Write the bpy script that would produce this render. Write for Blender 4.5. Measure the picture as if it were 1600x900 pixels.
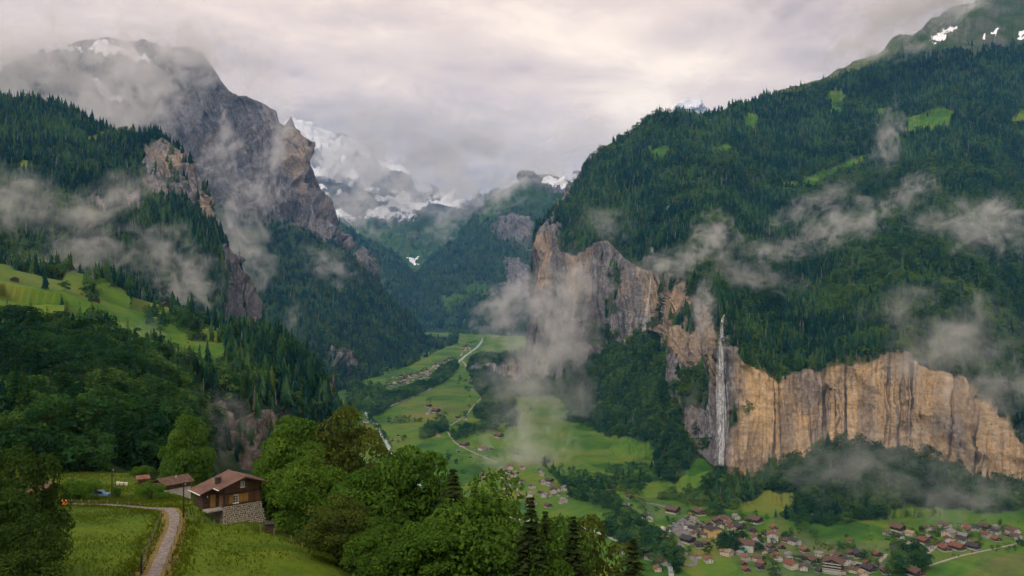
import bpy, bmesh, math, random
import numpy as np
from mathutils import Vector, Matrix
for _o in list(bpy.data.objects): bpy.data.objects.remove(_o)
SC = bpy.context.scene
COL = SC.collection
R = math.radians
# ------------------------------------------------------------------ camera
CZ = 300.0                      # camera height above the village floor (m)
FX = 1400.0                     # focal length in photograph pixels
cam = bpy.data.objects.new('camera', bpy.data.cameras.new('camera'))
COL.objects.link(cam)
cam.location = (0, 0, CZ); cam.rotation_euler = (R(90), 0, 0)
cam.data.sensor_width = 36.0; cam.data.lens = 36.0 * FX / 1600.0
cam.data.clip_start = 1.0; cam.data.clip_end = 60000
SC.camera = cam
# ------------------------------------------------------------------ sky, sun, exposure
SUN_EL, SUN_AZ = 46.0, 206.0    # degrees; azimuth clockwise from +Y
world = bpy.data.worlds.new('World'); SC.world = world; world.use_nodes = True
def NN(nt, typ, loc=None, **kw):
    n = nt.nodes.new(typ)
    for k, v in kw.items():
        if k.startswith('i_'):
            n.inputs[int(k[2:])].default_value = v
        else: setattr(n, k, v)
    return n
def LK(nt, a, b): nt.links.new(a, b)
def ramp(nt, stops, interp='LINEAR'):
    n = nt.nodes.new('ShaderNodeValToRGB'); cr = n.color_ramp; cr.interpolation = interp
    while len(cr.elements) > 1: cr.elements.remove(cr.elements[-1])
    for i, (p, c) in enumerate(stops):
        e = cr.elements[0] if i == 0 else cr.elements.new(p)
        e.position = p; e.color = (c[0], c[1], c[2], 1) if hasattr(c, '__len__') else (c, c, c, 1)
    return n
def mathn(nt, op, a, b=None, c=None):
    n = nt.nodes.new('ShaderNodeMath'); n.operation = op
    for i, v in enumerate((a, b, c)):
        if v is None: continue
        if isinstance(v, (int, float)): n.inputs[i].default_value = v
        else: nt.links.new(v, n.inputs[i])
    return n.outputs[0]
def mixc(nt, f, a, b, mode='MIX'):
    n = nt.nodes.new('ShaderNodeMix'); n.data_type = 'RGBA'; n.blend_type = mode
    for s, v in ((n.inputs[0], f), (n.inputs[6], a), (n.inputs[7], b)):
        if isinstance(v, (int, float)): s.default_value = v
        elif isinstance(v, (tuple, list)): s.default_value = (v[0], v[1], v[2], 1)
        else: nt.links.new(v, s)
    return n.outputs[2]
def noise(nt, vec, scale, detail=4, rough=.55, dist=0.0, dim='3D'):
    n = nt.nodes.new('ShaderNodeTexNoise'); n.noise_dimensions = dim
    n.inputs['Scale'].default_value = scale; n.inputs['Detail'].default_value = detail
    n.inputs['Roughness'].default_value = rough; n.inputs['Distortion'].default_value = dist
    if vec is not None: nt.links.new(vec, n.inputs['Vector'])
    return n.outputs['Fac']
def mapping(nt, vec, scale=(1, 1, 1), loc=(0, 0, 0), rot=(0, 0, 0)):
    n = nt.nodes.new('ShaderNodeMapping'); nt.links.new(vec, n.inputs[0])
    n.inputs['Location'].default_value = loc; n.inputs['Rotation'].default_value = rot; n.inputs['Scale'].default_value = scale
    return n.outputs[0]
def build_world():
    nt = world.node_tree; nt.nodes.clear()
    out = NN(nt, 'ShaderNodeOutputWorld'); bg = NN(nt, 'ShaderNodeBackground')
    bg.inputs['Strength'].default_value = 0.1
    sky = NN(nt, 'ShaderNodeTexSky', sky_type='NISHITA'); sky.sun_disc = False
    sky.sun_elevation = R(SUN_EL); sky.sun_rotation = R(SUN_AZ)
    tc = NN(nt, 'ShaderNodeTexCoord')
    sp = NN(nt, 'ShaderNodeSeparateXYZ'); LK(nt, tc.outputs['Generated'], sp.inputs[0])
    # overcast deck: rays meet a plane overhead, so the banks flatten towards the horizon
    den = mathn(nt, 'ADD', mathn(nt, 'ABSOLUTE', sp.outputs[2]), 0.16)
    u = mathn(nt, 'DIVIDE', sp.outputs[0], den); v = mathn(nt, 'DIVIDE', sp.outputs[1], den)
    cb = NN(nt, 'ShaderNodeCombineXYZ'); LK(nt, u, cb.inputs[0]); LK(nt, v, cb.inputs[1])
    p = cb.outputs[0]
    n1 = noise(nt, mapping(nt, tc.outputs['Generated'], (1., .7, 2.1), (3.1, 1.7, 0)), 2.6, 6, .55, .6)
    n2 = noise(nt, mapping(nt, p, (1, 1, 1), (7.3, 9.1, 2.0)), 3.2, 8, .6, .35)
    n3 = noise(nt, mapping(nt, p, (.8, .9, 1), (1.3, 4.1, 5.0)), 1.3, 5, .55, .3)
    s = mathn(nt, 'ADD', mathn(nt, 'MULTIPLY', n1, .54), mathn(nt, 'ADD', mathn(nt, 'MULTIPLY', n2, .28), mathn(nt, 'MULTIPLY', n3, .25)))
    r = ramp(nt, [(.35, (4.5, 3.6, 3.4)), (.43, (6.2, 5.0, 4.6)), (.50, (8.6, 6.9, 6.15)), (.57, (10.2, 8.2, 7.0)), (.66, (13.2, 10.9, 8.8))])
    LK(nt, s, r.inputs[0])
    col = mixc(nt, .95, sky.outputs[0], r.outputs[0])
    LK(nt, col, bg.inputs[0]); LK(nt, bg.outputs[0], out.inputs[0])
build_world()
sun = bpy.data.objects.new('sun', bpy.data.lights.new('sun', 'SUN')); COL.objects.link(sun)
sun.data.energy = 2.3; sun.data.angle = R(14); sun.data.color = (1.0, .93, .84)
_d = Vector((math.sin(R(SUN_AZ)) * math.cos(R(SUN_EL)), math.cos(R(SUN_AZ)) * math.cos(R(SUN_EL)), math.sin(R(SUN_EL))))
sun.rotation_euler = (-_d).to_track_quat('-Z', 'Y').to_euler()
sun.location = (0, 0, 900)
SC.view_settings.view_transform = 'Standard'; SC.view_settings.look = 'None'
SC.view_settings.exposure = 0.12; SC.view_settings.gamma = 1.0
SC.render.engine = 'CYCLES'
cy = SC.cycles
cy.max_bounces = 4; cy.diffuse_bounces = 2; cy.glossy_bounces = 1; cy.transmission_bounces = 3
cy.volume_bounces = 1; cy.transparent_max_bounces = 12
cy.volume_step_rate = 1.5; cy.volume_max_steps = 96
cy.use_denoising = True; cy.use_adaptive_sampling = True; cy.adaptive_threshold = .05; cy.adaptive_min_samples = 8
cy.caustics_reflective = False; cy.caustics_refractive = False
# ------------------------------------------------------------------ helpers
RNG = np.random.default_rng(11)
def P(px, py, D):
    """the point of the place that the photograph shows at (px, py), D metres ahead"""
    return np.array(((px - 800.0) / FX * D, D * 1.0, CZ + (450.0 - py) / FX * D)).T if np.ndim(px) or np.ndim(D) else \
        np.array(((px - 800.0) / FX * D, D, CZ + (450.0 - py) / FX * D))
def project(p):
    p = np.asarray(p); return 800 + p[..., 0] / p[..., 1] * FX, 450 - (p[..., 2] - CZ) / p[..., 1] * FX
def _hash(ix, iy, iz, s):
    h = (ix * 374761393 + iy * 668265263 + iz * 2147483647 + s * 974711) & 0xFFFFFFFF
    h = ((h ^ (h >> 13)) * 1274126177) & 0xFFFFFFFF
    h = ((h ^ (h >> 16)) * 2246822519) & 0xFFFFFFFF
    return ((h ^ (h >> 15)) & 0xFFFFFF) / float(0xFFFFFF)
def vnoise(p, s=0):
    p = np.asarray(p, float); i = np.floor(p).astype(np.int64); f = p - i; f = f * f * f * (f * (f * 6 - 15) + 10)
    x, y, z = i[..., 0], i[..., 1], i[..., 2]; r = 0
    for dx in (0, 1):
        for dy in (0, 1):
            for dz in (0, 1):
                w = (f[..., 0] if dx else 1 - f[..., 0]) * (f[..., 1] if dy else 1 - f[..., 1]) * (f[..., 2] if dz else 1 - f[..., 2])
                r = r + w * _hash(x + dx, y + dy, z + dz, s)
    return r * 2 - 1
def fbm(p, oct=4, s=0, gain=.5):
    p = np.asarray(p, float); a, r, t = 1., 0, 0
    for k in range(oct):
        r = r + a * vnoise(p * 2.0 ** k + 17.3 * k, s + k); t += a; a *= gain
    return r / t
def ridged(p, oct=5, s=0, gain=.55):
    p = np.asarray(p, float); a, r, t = 1., 0, 0
    for k in range(oct):
        r = r + a * (1 - 2.6 * np.abs(vnoise(p * 2.0 ** k + 9.1 * k, s + k))); t += a; a *= gain
    return r / t
def sstep(a, b, x):
    t = np.clip((np.asarray(x, float) - a) / (b - a), 0, 1); return t * t * (3 - 2 * t)
def inpoly(px, py, poly):
    px = np.asarray(px, float); py = np.asarray(py, float); c = np.zeros(px.shape, bool); n = len(poly); j = n - 1
    for i in range(n):
        xi, yi = poly[i]; xj, yj = poly[j]
        with np.errstate(divide='ignore', invalid='ignore'):
            c ^= ((yi > py) != (yj > py)) & (px < (xj - xi) * (py - yi) / (yj - yi + 1e-12) + xi)
        j = i
    return c
def new_mesh(name, V, F, smooth=False):
    """V (n,3); F (m,k) array of equal-sized faces, or list of such arrays"""
    m = bpy.data.meshes.new(name); V = np.asarray(V, np.float32).reshape(-1, 3)
    Fs = [np.asarray(f, np.int32) for f in (F if isinstance(F, list) else [F]) if len(f)]
    m.vertices.add(len(V)); m.vertices.foreach_set('co', V.ravel())
    li = np.concatenate([f.ravel() for f in Fs]); tot = np.concatenate([np.full(len(f), f.shape[1]) for f in Fs])
    st = np.concatenate(([0], np.cumsum(tot)[:-1]))
    m.loops.add(len(li)); m.loops.foreach_set('vertex_index', li)
    m.polygons.add(len(tot)); m.polygons.foreach_set('loop_start', st.astype(np.int32)); m.polygons.foreach_set('loop_total', tot.astype(np.int32))
    m.polygons.foreach_set('use_smooth', np.full(len(tot), smooth))
    m.update(calc_edges=True); m.validate()
    return m
def add_attr(m, name, data, typ='FLOAT'):
    a = m.attributes.new(name, typ, 'POINT')
    if typ == 'FLOAT': a.data.foreach_set('value', np.asarray(data, np.float32).ravel())
    elif typ == 'INT': a.data.foreach_set('value', np.asarray(data, np.int32).ravel())
    else: a.data.foreach_set('vector', np.asarray(data, np.float32).ravel())
def obj(name, mesh, mat=None, parent=None, loc=None, rotz=None, scale=None):
    o = bpy.data.objects.new(name, mesh); COL.objects.link(o)
    if mat is not None and not mesh.materials: mesh.materials.append(mat)
    if parent is not None: o.parent = parent
    if loc is not None: o.location = loc
    if rotz is not None: o.rotation_euler = (0, 0, rotz)
    if scale is not None: o.scale = scale if hasattr(scale, '__len__') else (scale,) * 3
    return o
def empty(name, loc=(0, 0, 0), rotz=0.0, scale=1.0):
    o = bpy.data.objects.new(name, None); COL.objects.link(o); o.location = loc; o.rotation_euler = (0, 0, rotz); o.scale = (scale,) * 3
    o.empty_display_size = .1
    return o
def tag(o, label=None, cat=None, group=None, kind=None):
    if label: o['label'] = label
    if cat: o['category'] = cat
    if group: o['group'] = group
    if kind: o['kind'] = kind
    return o
def copy_tree(o, parent=None):
    c = o.copy(); COL.objects.link(c); c.parent = parent
    for ch in list(o.children): copy_tree(ch, c)
    return c
# ------------------------------------------------------------------ materials
def newmat(name):
    m = bpy.data.materials.new(name); m.use_nodes = True; nt = m.node_tree; nt.nodes.clear()
    out = NN(nt, 'ShaderNodeOutputMaterial'); return m, nt, out
def plain(name, c, c2=None, scale=3.0, rough=.85, bump=0.0, bscale=20, coord='Object', stretch=(1, 1, 1), detail=5, lo=.35, hi=.65):
    m, nt, out = newmat(name); b = NN(nt, 'ShaderNodeBsdfPrincipled'); b.inputs['Roughness'].default_value = rough
    b.inputs['Specular IOR Level'].default_value = .25
    tc = NN(nt, 'ShaderNodeTexCoord'); vec = mapping(nt, tc.outputs[coord], stretch)
    if c2 is not None:
        r = ramp(nt, [(lo, c), (hi, c2)]); LK(nt, noise(nt, vec, scale, detail, .6), r.inputs[0]); LK(nt, r.outputs[0], b.inputs[0])
    else: b.inputs[0].default_value = (*c, 1)
    if bump:
        bp = NN(nt, 'ShaderNodeBump'); bp.inputs['Strength'].default_value = bump; bp.inputs['Distance'].default_value = .05
        LK(nt, noise(nt, vec, bscale, 5, .6), bp.inputs['Height']); LK(nt, bp.outputs[0], b.inputs['Normal'])
    LK(nt, b.outputs[0], out.inputs[0]); return m
def leafmat(name, c_dark, c_mid, c_light, trans=.35, rnd=.5, patch=0.0):
    """foliage: hue varies from tree to tree and leaf to leaf; spruce tones also paint in lit tips"""
    m, nt, out = newmat(name)
    oi = NN(nt, 'ShaderNodeObjectInfo'); at = NN(nt, 'ShaderNodeAttribute', attribute_name='tint')
    pn = noise(nt, mapping(nt, oi.outputs['Location'], (.007, .007, .007)), 1, 4, .6)
    f = mathn(nt, 'ADD', mathn(nt, 'MULTIPLY', oi.outputs['Random'], rnd), mathn(nt, 'MULTIPLY', at.outputs['Fac'], 1 - rnd))
    f = mathn(nt, 'ADD', f, mathn(nt, 'MULTIPLY_ADD', pn, patch, -.5 * patch))
    r = ramp(nt, [(0.0, c_dark), (.5, c_mid), (1.0, c_light)]); LK(nt, f, r.inputs[0])
    d = NN(nt, 'ShaderNodeBsdfDiffuse'); t = NN(nt, 'ShaderNodeBsdfTranslucent'); mx = NN(nt, 'ShaderNodeMixShader'); mx.inputs[0].default_value = trans
    LK(nt, r.outputs[0], d.inputs[0]); LK(nt, r.outputs[0], t.inputs[0])
    LK(nt, d.outputs[0], mx.inputs[1]); LK(nt, t.outputs[0], mx.inputs[2]); LK(nt, mx.outputs[0], out.inputs[0])
    return m
M = {}
M['spruce'] = leafmat('spruce_needles', (.004, .020, .015), (.012, .048, .029), (.070, .145, .042), .2, .6, 2.3)  # wide dark-to-light range paints lit and unlit trees into the needle colour
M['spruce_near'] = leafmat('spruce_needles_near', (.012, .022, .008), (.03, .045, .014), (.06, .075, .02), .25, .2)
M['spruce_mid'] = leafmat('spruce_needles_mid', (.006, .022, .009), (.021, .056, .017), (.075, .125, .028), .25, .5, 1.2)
M['leaf_far'] = leafmat('broadleaf_far', (.010, .040, .014), (.036, .098, .024), (.13, .20, .036), .3, .6, 1.9)
M['leaf'] = leafmat('broadleaf_near', (.03, .07, .010), (.08, .165, .020), (.19, .29, .035), .45, .35)
M['leaf_dark'] = leafmat('broadleaf_dark', (.016, .038, .009), (.046, .086, .017), (.10, .15, .024), .38, .2)
M['leaf_olive'] = leafmat('broadleaf_olive', (.032, .052, .010), (.072, .10, .017), (.13, .155, .028), .4, .2)
M['leaf_red'] = leafmat('leaf_red', (.05, .03, .015), (.09, .055, .028), (.12, .08, .04), .3, .2)
M['bark'] = plain('bark', (.035, .028, .02), (.085, .07, .05), 2.5, stretch=(3, 3, .5), bump=.6, bscale=8)
def terrain_mat():
    m, nt, out = newmat('terrain')
    b = NN(nt, 'ShaderNodeBsdfPrincipled'); b.inputs['Roughness'].default_value = .95; b.inputs['Specular IOR Level'].default_value = .1
    g = NN(nt, 'ShaderNodeNewGeometry'); pos = g.outputs['Position']
    A = lambda n: NN(nt, 'ShaderNodeAttribute', attribute_name=n).outputs['Fac']
    rock, mead, snow, tan, dry = A('rock'), A('meadow'), A('snow'), A('tan'), A('dry')
    # forest floor and shrubs
    nf = noise(nt, mapping(nt, pos, (.05,) * 3), 1, 6, .65)
    rf = ramp(nt, [(.3, (.012, .024, .010)), (.55, (.028, .05, .018)), (.75, (.05, .075, .025))]); LK(nt, nf, rf.inputs[0])
    # meadow
    nm = noise(nt, mapping(nt, pos, (.012, .012, .03)), 1, 8, .62, .6)
    rm = ramp(nt, [(.30, (.022, .07, .006)), (.44, (.044, .115, .010)), (.56, (.075, .145, .013)), (.70, (.13, .155, .022))]); LK(nt, nm, rm.inputs[0])
    vo = NN(nt, 'ShaderNodeTexVoronoi', voronoi_dimensions='2D'); vo.inputs['Scale'].default_value = 1.0; vo.inputs['Randomness'].default_value = .9
    wv_ = NN(nt, 'ShaderNodeVectorMath', operation='ADD'); LK(nt, mapping(nt, pos, (.011, .0075, 0), (0, 0, 0), (0, 0, .35)), wv_.inputs[0])
    wn_ = NN(nt, 'ShaderNodeTexNoise'); wn_.inputs['Scale'].default_value = 1.0; LK(nt, mapping(nt, pos, (.02, .02, .02)), wn_.inputs['Vector'])
    wm_ = NN(nt, 'ShaderNodeVectorMath', operation='SCALE'); LK(nt, wn_.outputs['Color'], wm_.inputs[0]); wm_.inputs['Scale'].default_value = .35; LK(nt, wm_.outputs[0], wv_.inputs[1])
    LK(nt, wv_.outputs[0], vo.inputs['Vector'])
    sv_ = NN(nt, 'ShaderNodeSeparateColor'); LK(nt, vo.outputs['Color'], sv_.inputs[0])
    wl_ = NN(nt, 'ShaderNodeTexWave'); wl_.inputs['Scale'].default_value = 1.0; wl_.inputs['Distortion'].default_value = 1.5; wl_.inputs['Detail'].default_value = 2
    LK(nt, mapping(nt, pos, (.014, .05, .0), (0, 0, 0), (0, 0, .25)), wl_.inputs['Vector'])
    parc = mathn(nt, 'ADD', mathn(nt, 'MULTIPLY_ADD', sv_.outputs[0], .24, -.12), mathn(nt, 'MULTIPLY', mathn(nt, 'MULTIPLY_ADD', wl_.outputs['Fac'], .08, -.04), sv_.outputs[1]))
    fg_ = noise(nt, mapping(nt, pos, (.25, .25, .25)), 1, 4, .7)
    LK(nt, mathn(nt, 'ADD', mathn(nt, 'ADD', nm, parc), mathn(nt, 'MULTIPLY_ADD', fg_, .16, -.08)), rm.inputs[0])
    nd = noise(nt, mapping(nt, pos, (.09, .09, .2)), 1, 5, .65)
    rd = ramp(nt, [(.3, (.10, .085, .035)), (.6, (.17, .135, .055))]); LK(nt, nd, rd.inputs[0])
    mcol = mixc(nt, dry, rm.outputs[0], rd.outputs[0])
    c = mixc(nt, mead, rf.outputs[0], mcol)
    # rock: bedding and water streaks run down the faces
    wcb = NN(nt, 'ShaderNodeCombineXYZ'); psx = NN(nt, 'ShaderNodeSeparateXYZ'); LK(nt, pos, psx.inputs[0])
    LK(nt, mathn(nt, 'ADD', A('along'), mathn(nt, 'MULTIPLY_ADD', noise(nt, mapping(nt, pos, (.035, .035, .02)), 1, 4, .6), 13.0, -6.5)), wcb.inputs[0]); LK(nt, psx.outputs[2], wcb.inputs[2]); wall = wcb.outputs[0]
    big = noise(nt, mapping(nt, wall, (.010, .010, .006)), 1, 5, .6, .4)
    st1 = noise(nt, mapping(nt, wall, (.10, .085, .0032)), 1, 3, .55, .12)
    st3 = noise(nt, mapping(nt, wall, (.024, .021, .0022), (5, 9, 1)), 1, 6, .62, .25)
    st2 = noise(nt, mapping(nt, wall, (.040, .045, .0045), (31, 7, 3)), 1, 4, .55, .2)
    fine = noise(nt, mapping(nt, pos, (.15, .15, .10)), 1, 8, .68)
    led = noise(nt, mapping(nt, pos, (.018, .018, .22), (2, 5, 8)), 1, 5, .6, .6)
    gr = ramp(nt, [(.28, (.05, .046, .05)), (.5, (.14, .13, .132)), (.72, (.32, .30, .285))]); LK(nt, fine, gr.inputs[0])
    tn = ramp(nt, [(.28, (.20, .12, .055)), (.42, (.40, .26, .125)), (.72, (.56, .41, .235))]); LK(nt, fine, tn.inputs[0])
    ft = mathn(nt, 'ADD', mathn(nt, 'MULTIPLY', tan, 1.25), mathn(nt, 'MULTIPLY_ADD', big, 1.6, -1.1)); 
    ft = NN(nt, 'ShaderNodeClamp'); 
    LK(nt, mathn(nt, 'ADD', mathn(nt, 'MULTIPLY', tan, 1.5), mathn(nt, 'MULTIPLY_ADD', big, 2.4, -1.75)), ft.inputs[0])
    rc = mixc(nt, ft.outputs[0], gr.outputs[0], tn.outputs[0])
    d1 = ramp(nt, [(.53, 0.), (.59, 1.)]); LK(nt, st1, d1.inputs[0])
    st4 = noise(nt, mapping(nt, wall, (.23, .2, .007), (11, 3, 6)), 1, 4, .6, .15); d4 = ramp(nt, [(.52, 0.), (.60, 1.)]); LK(nt, st4, d4.inputs[0])
    d2 = ramp(nt, [(.46, 0.), (.56, 1.)]); LK(nt, st2, d2.inputs[0])
    d3 = ramp(nt, [(.50, 0.), (.62, 1.)]); LK(nt, st3, d3.inputs[0])
    rc = mixc(nt, mathn(nt, 'MULTIPLY', d3.outputs[0], .55), rc, (.085, .078, .082))
    rc = mixc(nt, mathn(nt, 'MULTIPLY', d1.outputs[0], mathn(nt, 'MULTIPLY_ADD', d2.outputs[0], .80, .08)), rc, (.028, .028, .033))
    rc = mixc(nt, mathn(nt, 'MULTIPLY', d4.outputs[0], mathn(nt, 'MULTIPLY_ADD', d2.outputs[0], .62, .10)), rc, (.04, .04, .046))
    gb_ = ramp(nt, [(.50, 0.), (.58, 1.)]); LK(nt, noise(nt, mapping(nt, wall, (.016, .02, .006), (3, 8, 2)), 1, 5, .6, .4), gb_.inputs[0]); rc = mixc(nt, mathn(nt, 'MULTIPLY', gb_.outputs[0], .5), rc, gr.outputs[0])
    l1 = ramp(nt, [(.34, 1.), (.43, 0.)]); LK(nt, st1, l1.inputs[0])
    rc = mixc(nt, mathn(nt, 'MULTIPLY', l1.outputs[0], .4), rc, (.34, .32, .30))
    ck = NN(nt, 'ShaderNodeTexVoronoi', feature='DISTANCE_TO_EDGE'); LK(nt, mapping(nt, pos, (.075, .075, .035)), ck.inputs['Vector']); ck.inputs['Scale'].default_value = 1.0
    cr_ = ramp(nt, [(.0, 1.), (.06, 0.)]); LK(nt, ck.outputs['Distance'], cr_.inputs[0])
    rc = mixc(nt, mathn(nt, 'MULTIPLY', cr_.outputs[0], .22), rc, (.05, .042, .035))
    lr_ = ramp(nt, [(.55, 0.), (.63, 1.)]); LK(nt, led, lr_.inputs[0]); rc = mixc(nt, mathn(nt, 'MULTIPLY', lr_.outputs[0], .32), rc, (.07, .058, .045))
    c = mixc(nt, rock, c, rc)
    ns = noise(nt, mapping(nt, pos, (.02, .02, .02)), 1, 7, .65, .5)
    sc = ramp(nt, [(.44, 0.), (.52, 1.)]); LK(nt, mathn(nt, 'ADD', mathn(nt, 'MULTIPLY', ns, .5), mathn(nt, 'MULTIPLY_ADD', snow, .62, -.08)), sc.inputs[0])
    c = mixc(nt, sc.outputs[0], c, (.80, .81, .84))
    LK(nt, c, b.inputs[0])
    bp = NN(nt, 'ShaderNodeBump'); bp.inputs['Distance'].default_value = 6.0; bp.inputs['Strength'].default_value = .7
    LK(nt, mathn(nt, 'ADD', mathn(nt, 'MULTIPLY', fine, mathn(nt, 'MULTIPLY_ADD', rock, .9, .1)), mathn(nt, 'MULTIPLY', st1, mathn(nt, 'MULTIPLY', rock, .6))), bp.inputs['Height'])
    LK(nt, bp.outputs[0], b.inputs['Normal'])
    LK(nt, b.outputs[0], out.inputs[0]); return m
M['terrain'] = terrain_mat()
# ------------------------------------------------------------------ terrain
def FZ(D): return -300.0 + .008 * (np.asarray(D, float) - 1000.0)        # valley floor, relative to the camera
def floor_D(py): return 308.0 / ((np.asarray(py, float) - 450.0) / FX + .008)
def on_floor(px, py): return P(px, py, floor_D(py))
SHEETS = {}
def sheet(name, px0, px1, ncol, curves, rows, ease, maskf, amp_rock=10., amp_soft=4., fr=(.02, .02, .004), back=600., seed=0, label=None, jitter=0.0):
    """a mountain side lofted through contour lines; columns run uphill. maskf -> dict of per-vertex masks"""
    pxs = np.linspace(px0, px1, ncol)
    cs = []
    for c in curves:
        a = np.array([q[:2] for q in c], float); py = np.interp(pxs, a[:, 0], a[:, 1])
        D = floor_D(py) * 1.02 if all(len(q) == 2 for q in c) else np.interp(pxs, a[:, 0], [q[2] if len(q) == 3 else floor_D(q[1]) * 1.02 for q in c])
        if jitter: py = py + jitter * (.9 * fbm(np.stack([pxs * .035, 0 * pxs + len(cs) * 7.7, 0 * pxs], -1), 5, seed + 3, .65)) * ((.4 * sstep(8, 30, pxs - 836) + .6 * sstep(1080, 1150, pxs)) if name == 'cliff_mountain' else 1)
        cs.append((py, D))
    PY, DD, SV = [], [], []
    for k in range(len(cs) - 1):
        n = rows[k]
        for i in range(n):
            v = i / n; ve = v ** ease[k]
            PY.append(cs[k][0] * (1 - v) + cs[k + 1][0] * v); DD.append(cs[k][1] * (1 - ve) + cs[k + 1][1] * ve); SV.append(k + v)
    PY.append(cs[-1][0]); DD.append(cs[-1][1]); SV.append(len(cs) - 1)
    PY = np.array(PY); DD = np.array(DD); PX = np.broadcast_to(pxs, PY.shape); SV = np.array(SV)[:, None] * np.ones_like(PY)
    X = P(PX.ravel(), PY.ravel(), DD.ravel()).reshape(PY.shape + (3,))
    cut = X[(len(PY) * 3) // 5]; along = np.concatenate([[0], np.cumsum(np.hypot(*np.diff(cut[:, :2], axis=0).T))]); along = np.broadcast_to(along, PY.shape) if name == 'cliff_mountain' else X[..., 0] * .8 + X[..., 1] * .6
    jit = fbm(X * .03, 3, seed + 5)
    K = maskf(PX + jit * 9, PY + jit * 9, SV, X)
    du = np.gradient(X, axis=1); dv = np.gradient(X, axis=0)
    N = np.cross(du, dv); N /= np.linalg.norm(N, axis=-1, keepdims=True) + 1e-9
    N = np.where(N[..., 1:2] > 0, -N, N)
    rk = np.clip(K.get('rock', 0 * PY), 0, 1)
    f3 = np.array(fr); wob = fbm(X * f3[0] * .35, 3, seed + 50)[..., None] * np.array((1., 1., 0)) / f3[0] * .5
    nr = 1.3 * ridged((X + wob) * f3, 6, seed + 20, .5) + .3 * fbm(X * np.array((f3[0] * .4, f3[0] * .4, f3[0] * 1.1)), 4, seed + 40)
    zz = X[..., 2] * f3[0] * .55 + fbm(X * f3[0] * .12, 3, seed + 66) * 2.2; nr = nr + .28 * (np.abs((zz % 1.0) - .5) * 4 - 1) * sstep(-.3, .3, fbm(X * f3[0] * .2, 3, seed + 67))
    ns = fbm(X * .008, 5, seed + 80) * 2
    fade = sstep(0, .15, SV) * sstep(0, .02, (SV.max() - SV) / SV.max())[...] * .9 + .1
    X = X + N * ((nr * amp_rock * rk + ns * amp_soft * (1 - rk)) * fade)[..., None]
    nb = 3                                                    # the far side of the ridge falls away
    bk = [X[-1] + np.stack([.85 * X[-1, :, 0] / X[-1, :, 1] * back * (i + 1) / nb * 1.2, np.full(len(pxs), back * (i + 1) / nb), np.full(len(pxs), -back * .9 * ((i + 1) / nb))], -1) for i in range(nb)]
    Xa = np.concatenate([X, np.array(bk)], 0); nr_, nc = Xa.shape[:2]
    ii = np.arange(nr_ * nc).reshape(nr_, nc)
    F = np.stack([ii[:-1, :-1], ii[:-1, 1:], ii[1:, 1:], ii[1:, :-1]], -1).reshape(-1, 4)
    m = new_mesh(name, Xa.reshape(-1, 3), F, True)
    for key in ('rock', 'meadow', 'snow', 'tan', 'dry'):
        a = np.clip(np.broadcast_to(K.get(key, np.zeros_like(PY)), PY.shape), 0, 1)
        add_attr(m, key, np.concatenate([a] + [a[-1:]] * nb, 0))
    add_attr(m, 'along', np.concatenate([along] + [along[-1:]] * nb, 0))
    o = obj(name, m, M['terrain']); tag(o, label, kind='structure')
    S = dict(X=X, PX=PX, PY=PY, SV=SV, K=K, N=N); SHEETS[name] = S
    return S
def hit(S, px, py, top=False):
    """the point of a sheet seen at (px, py)"""
    qx, qy = project(S['X']); c = int(np.clip(np.searchsorted(S['PX'][0], px), 1, S['PX'].shape[1] - 1))
    col = qy[:, c]; k = np.argmin(np.abs(col - py)); return S['X'][k, c].copy()
def band(py, px, pts, soft=6.):
    """1 below (in the picture) a line, 0 above"""
    a = np.array(pts, float); return sstep(-soft, soft, py - np.interp(px, a[:, 0], a[:, 1]))
def polys(px, py, L):
    r = np.zeros(np.shape(px), bool)
    for p in L: r |= inpoly(px, py, p)
    return r.astype(float)
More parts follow.
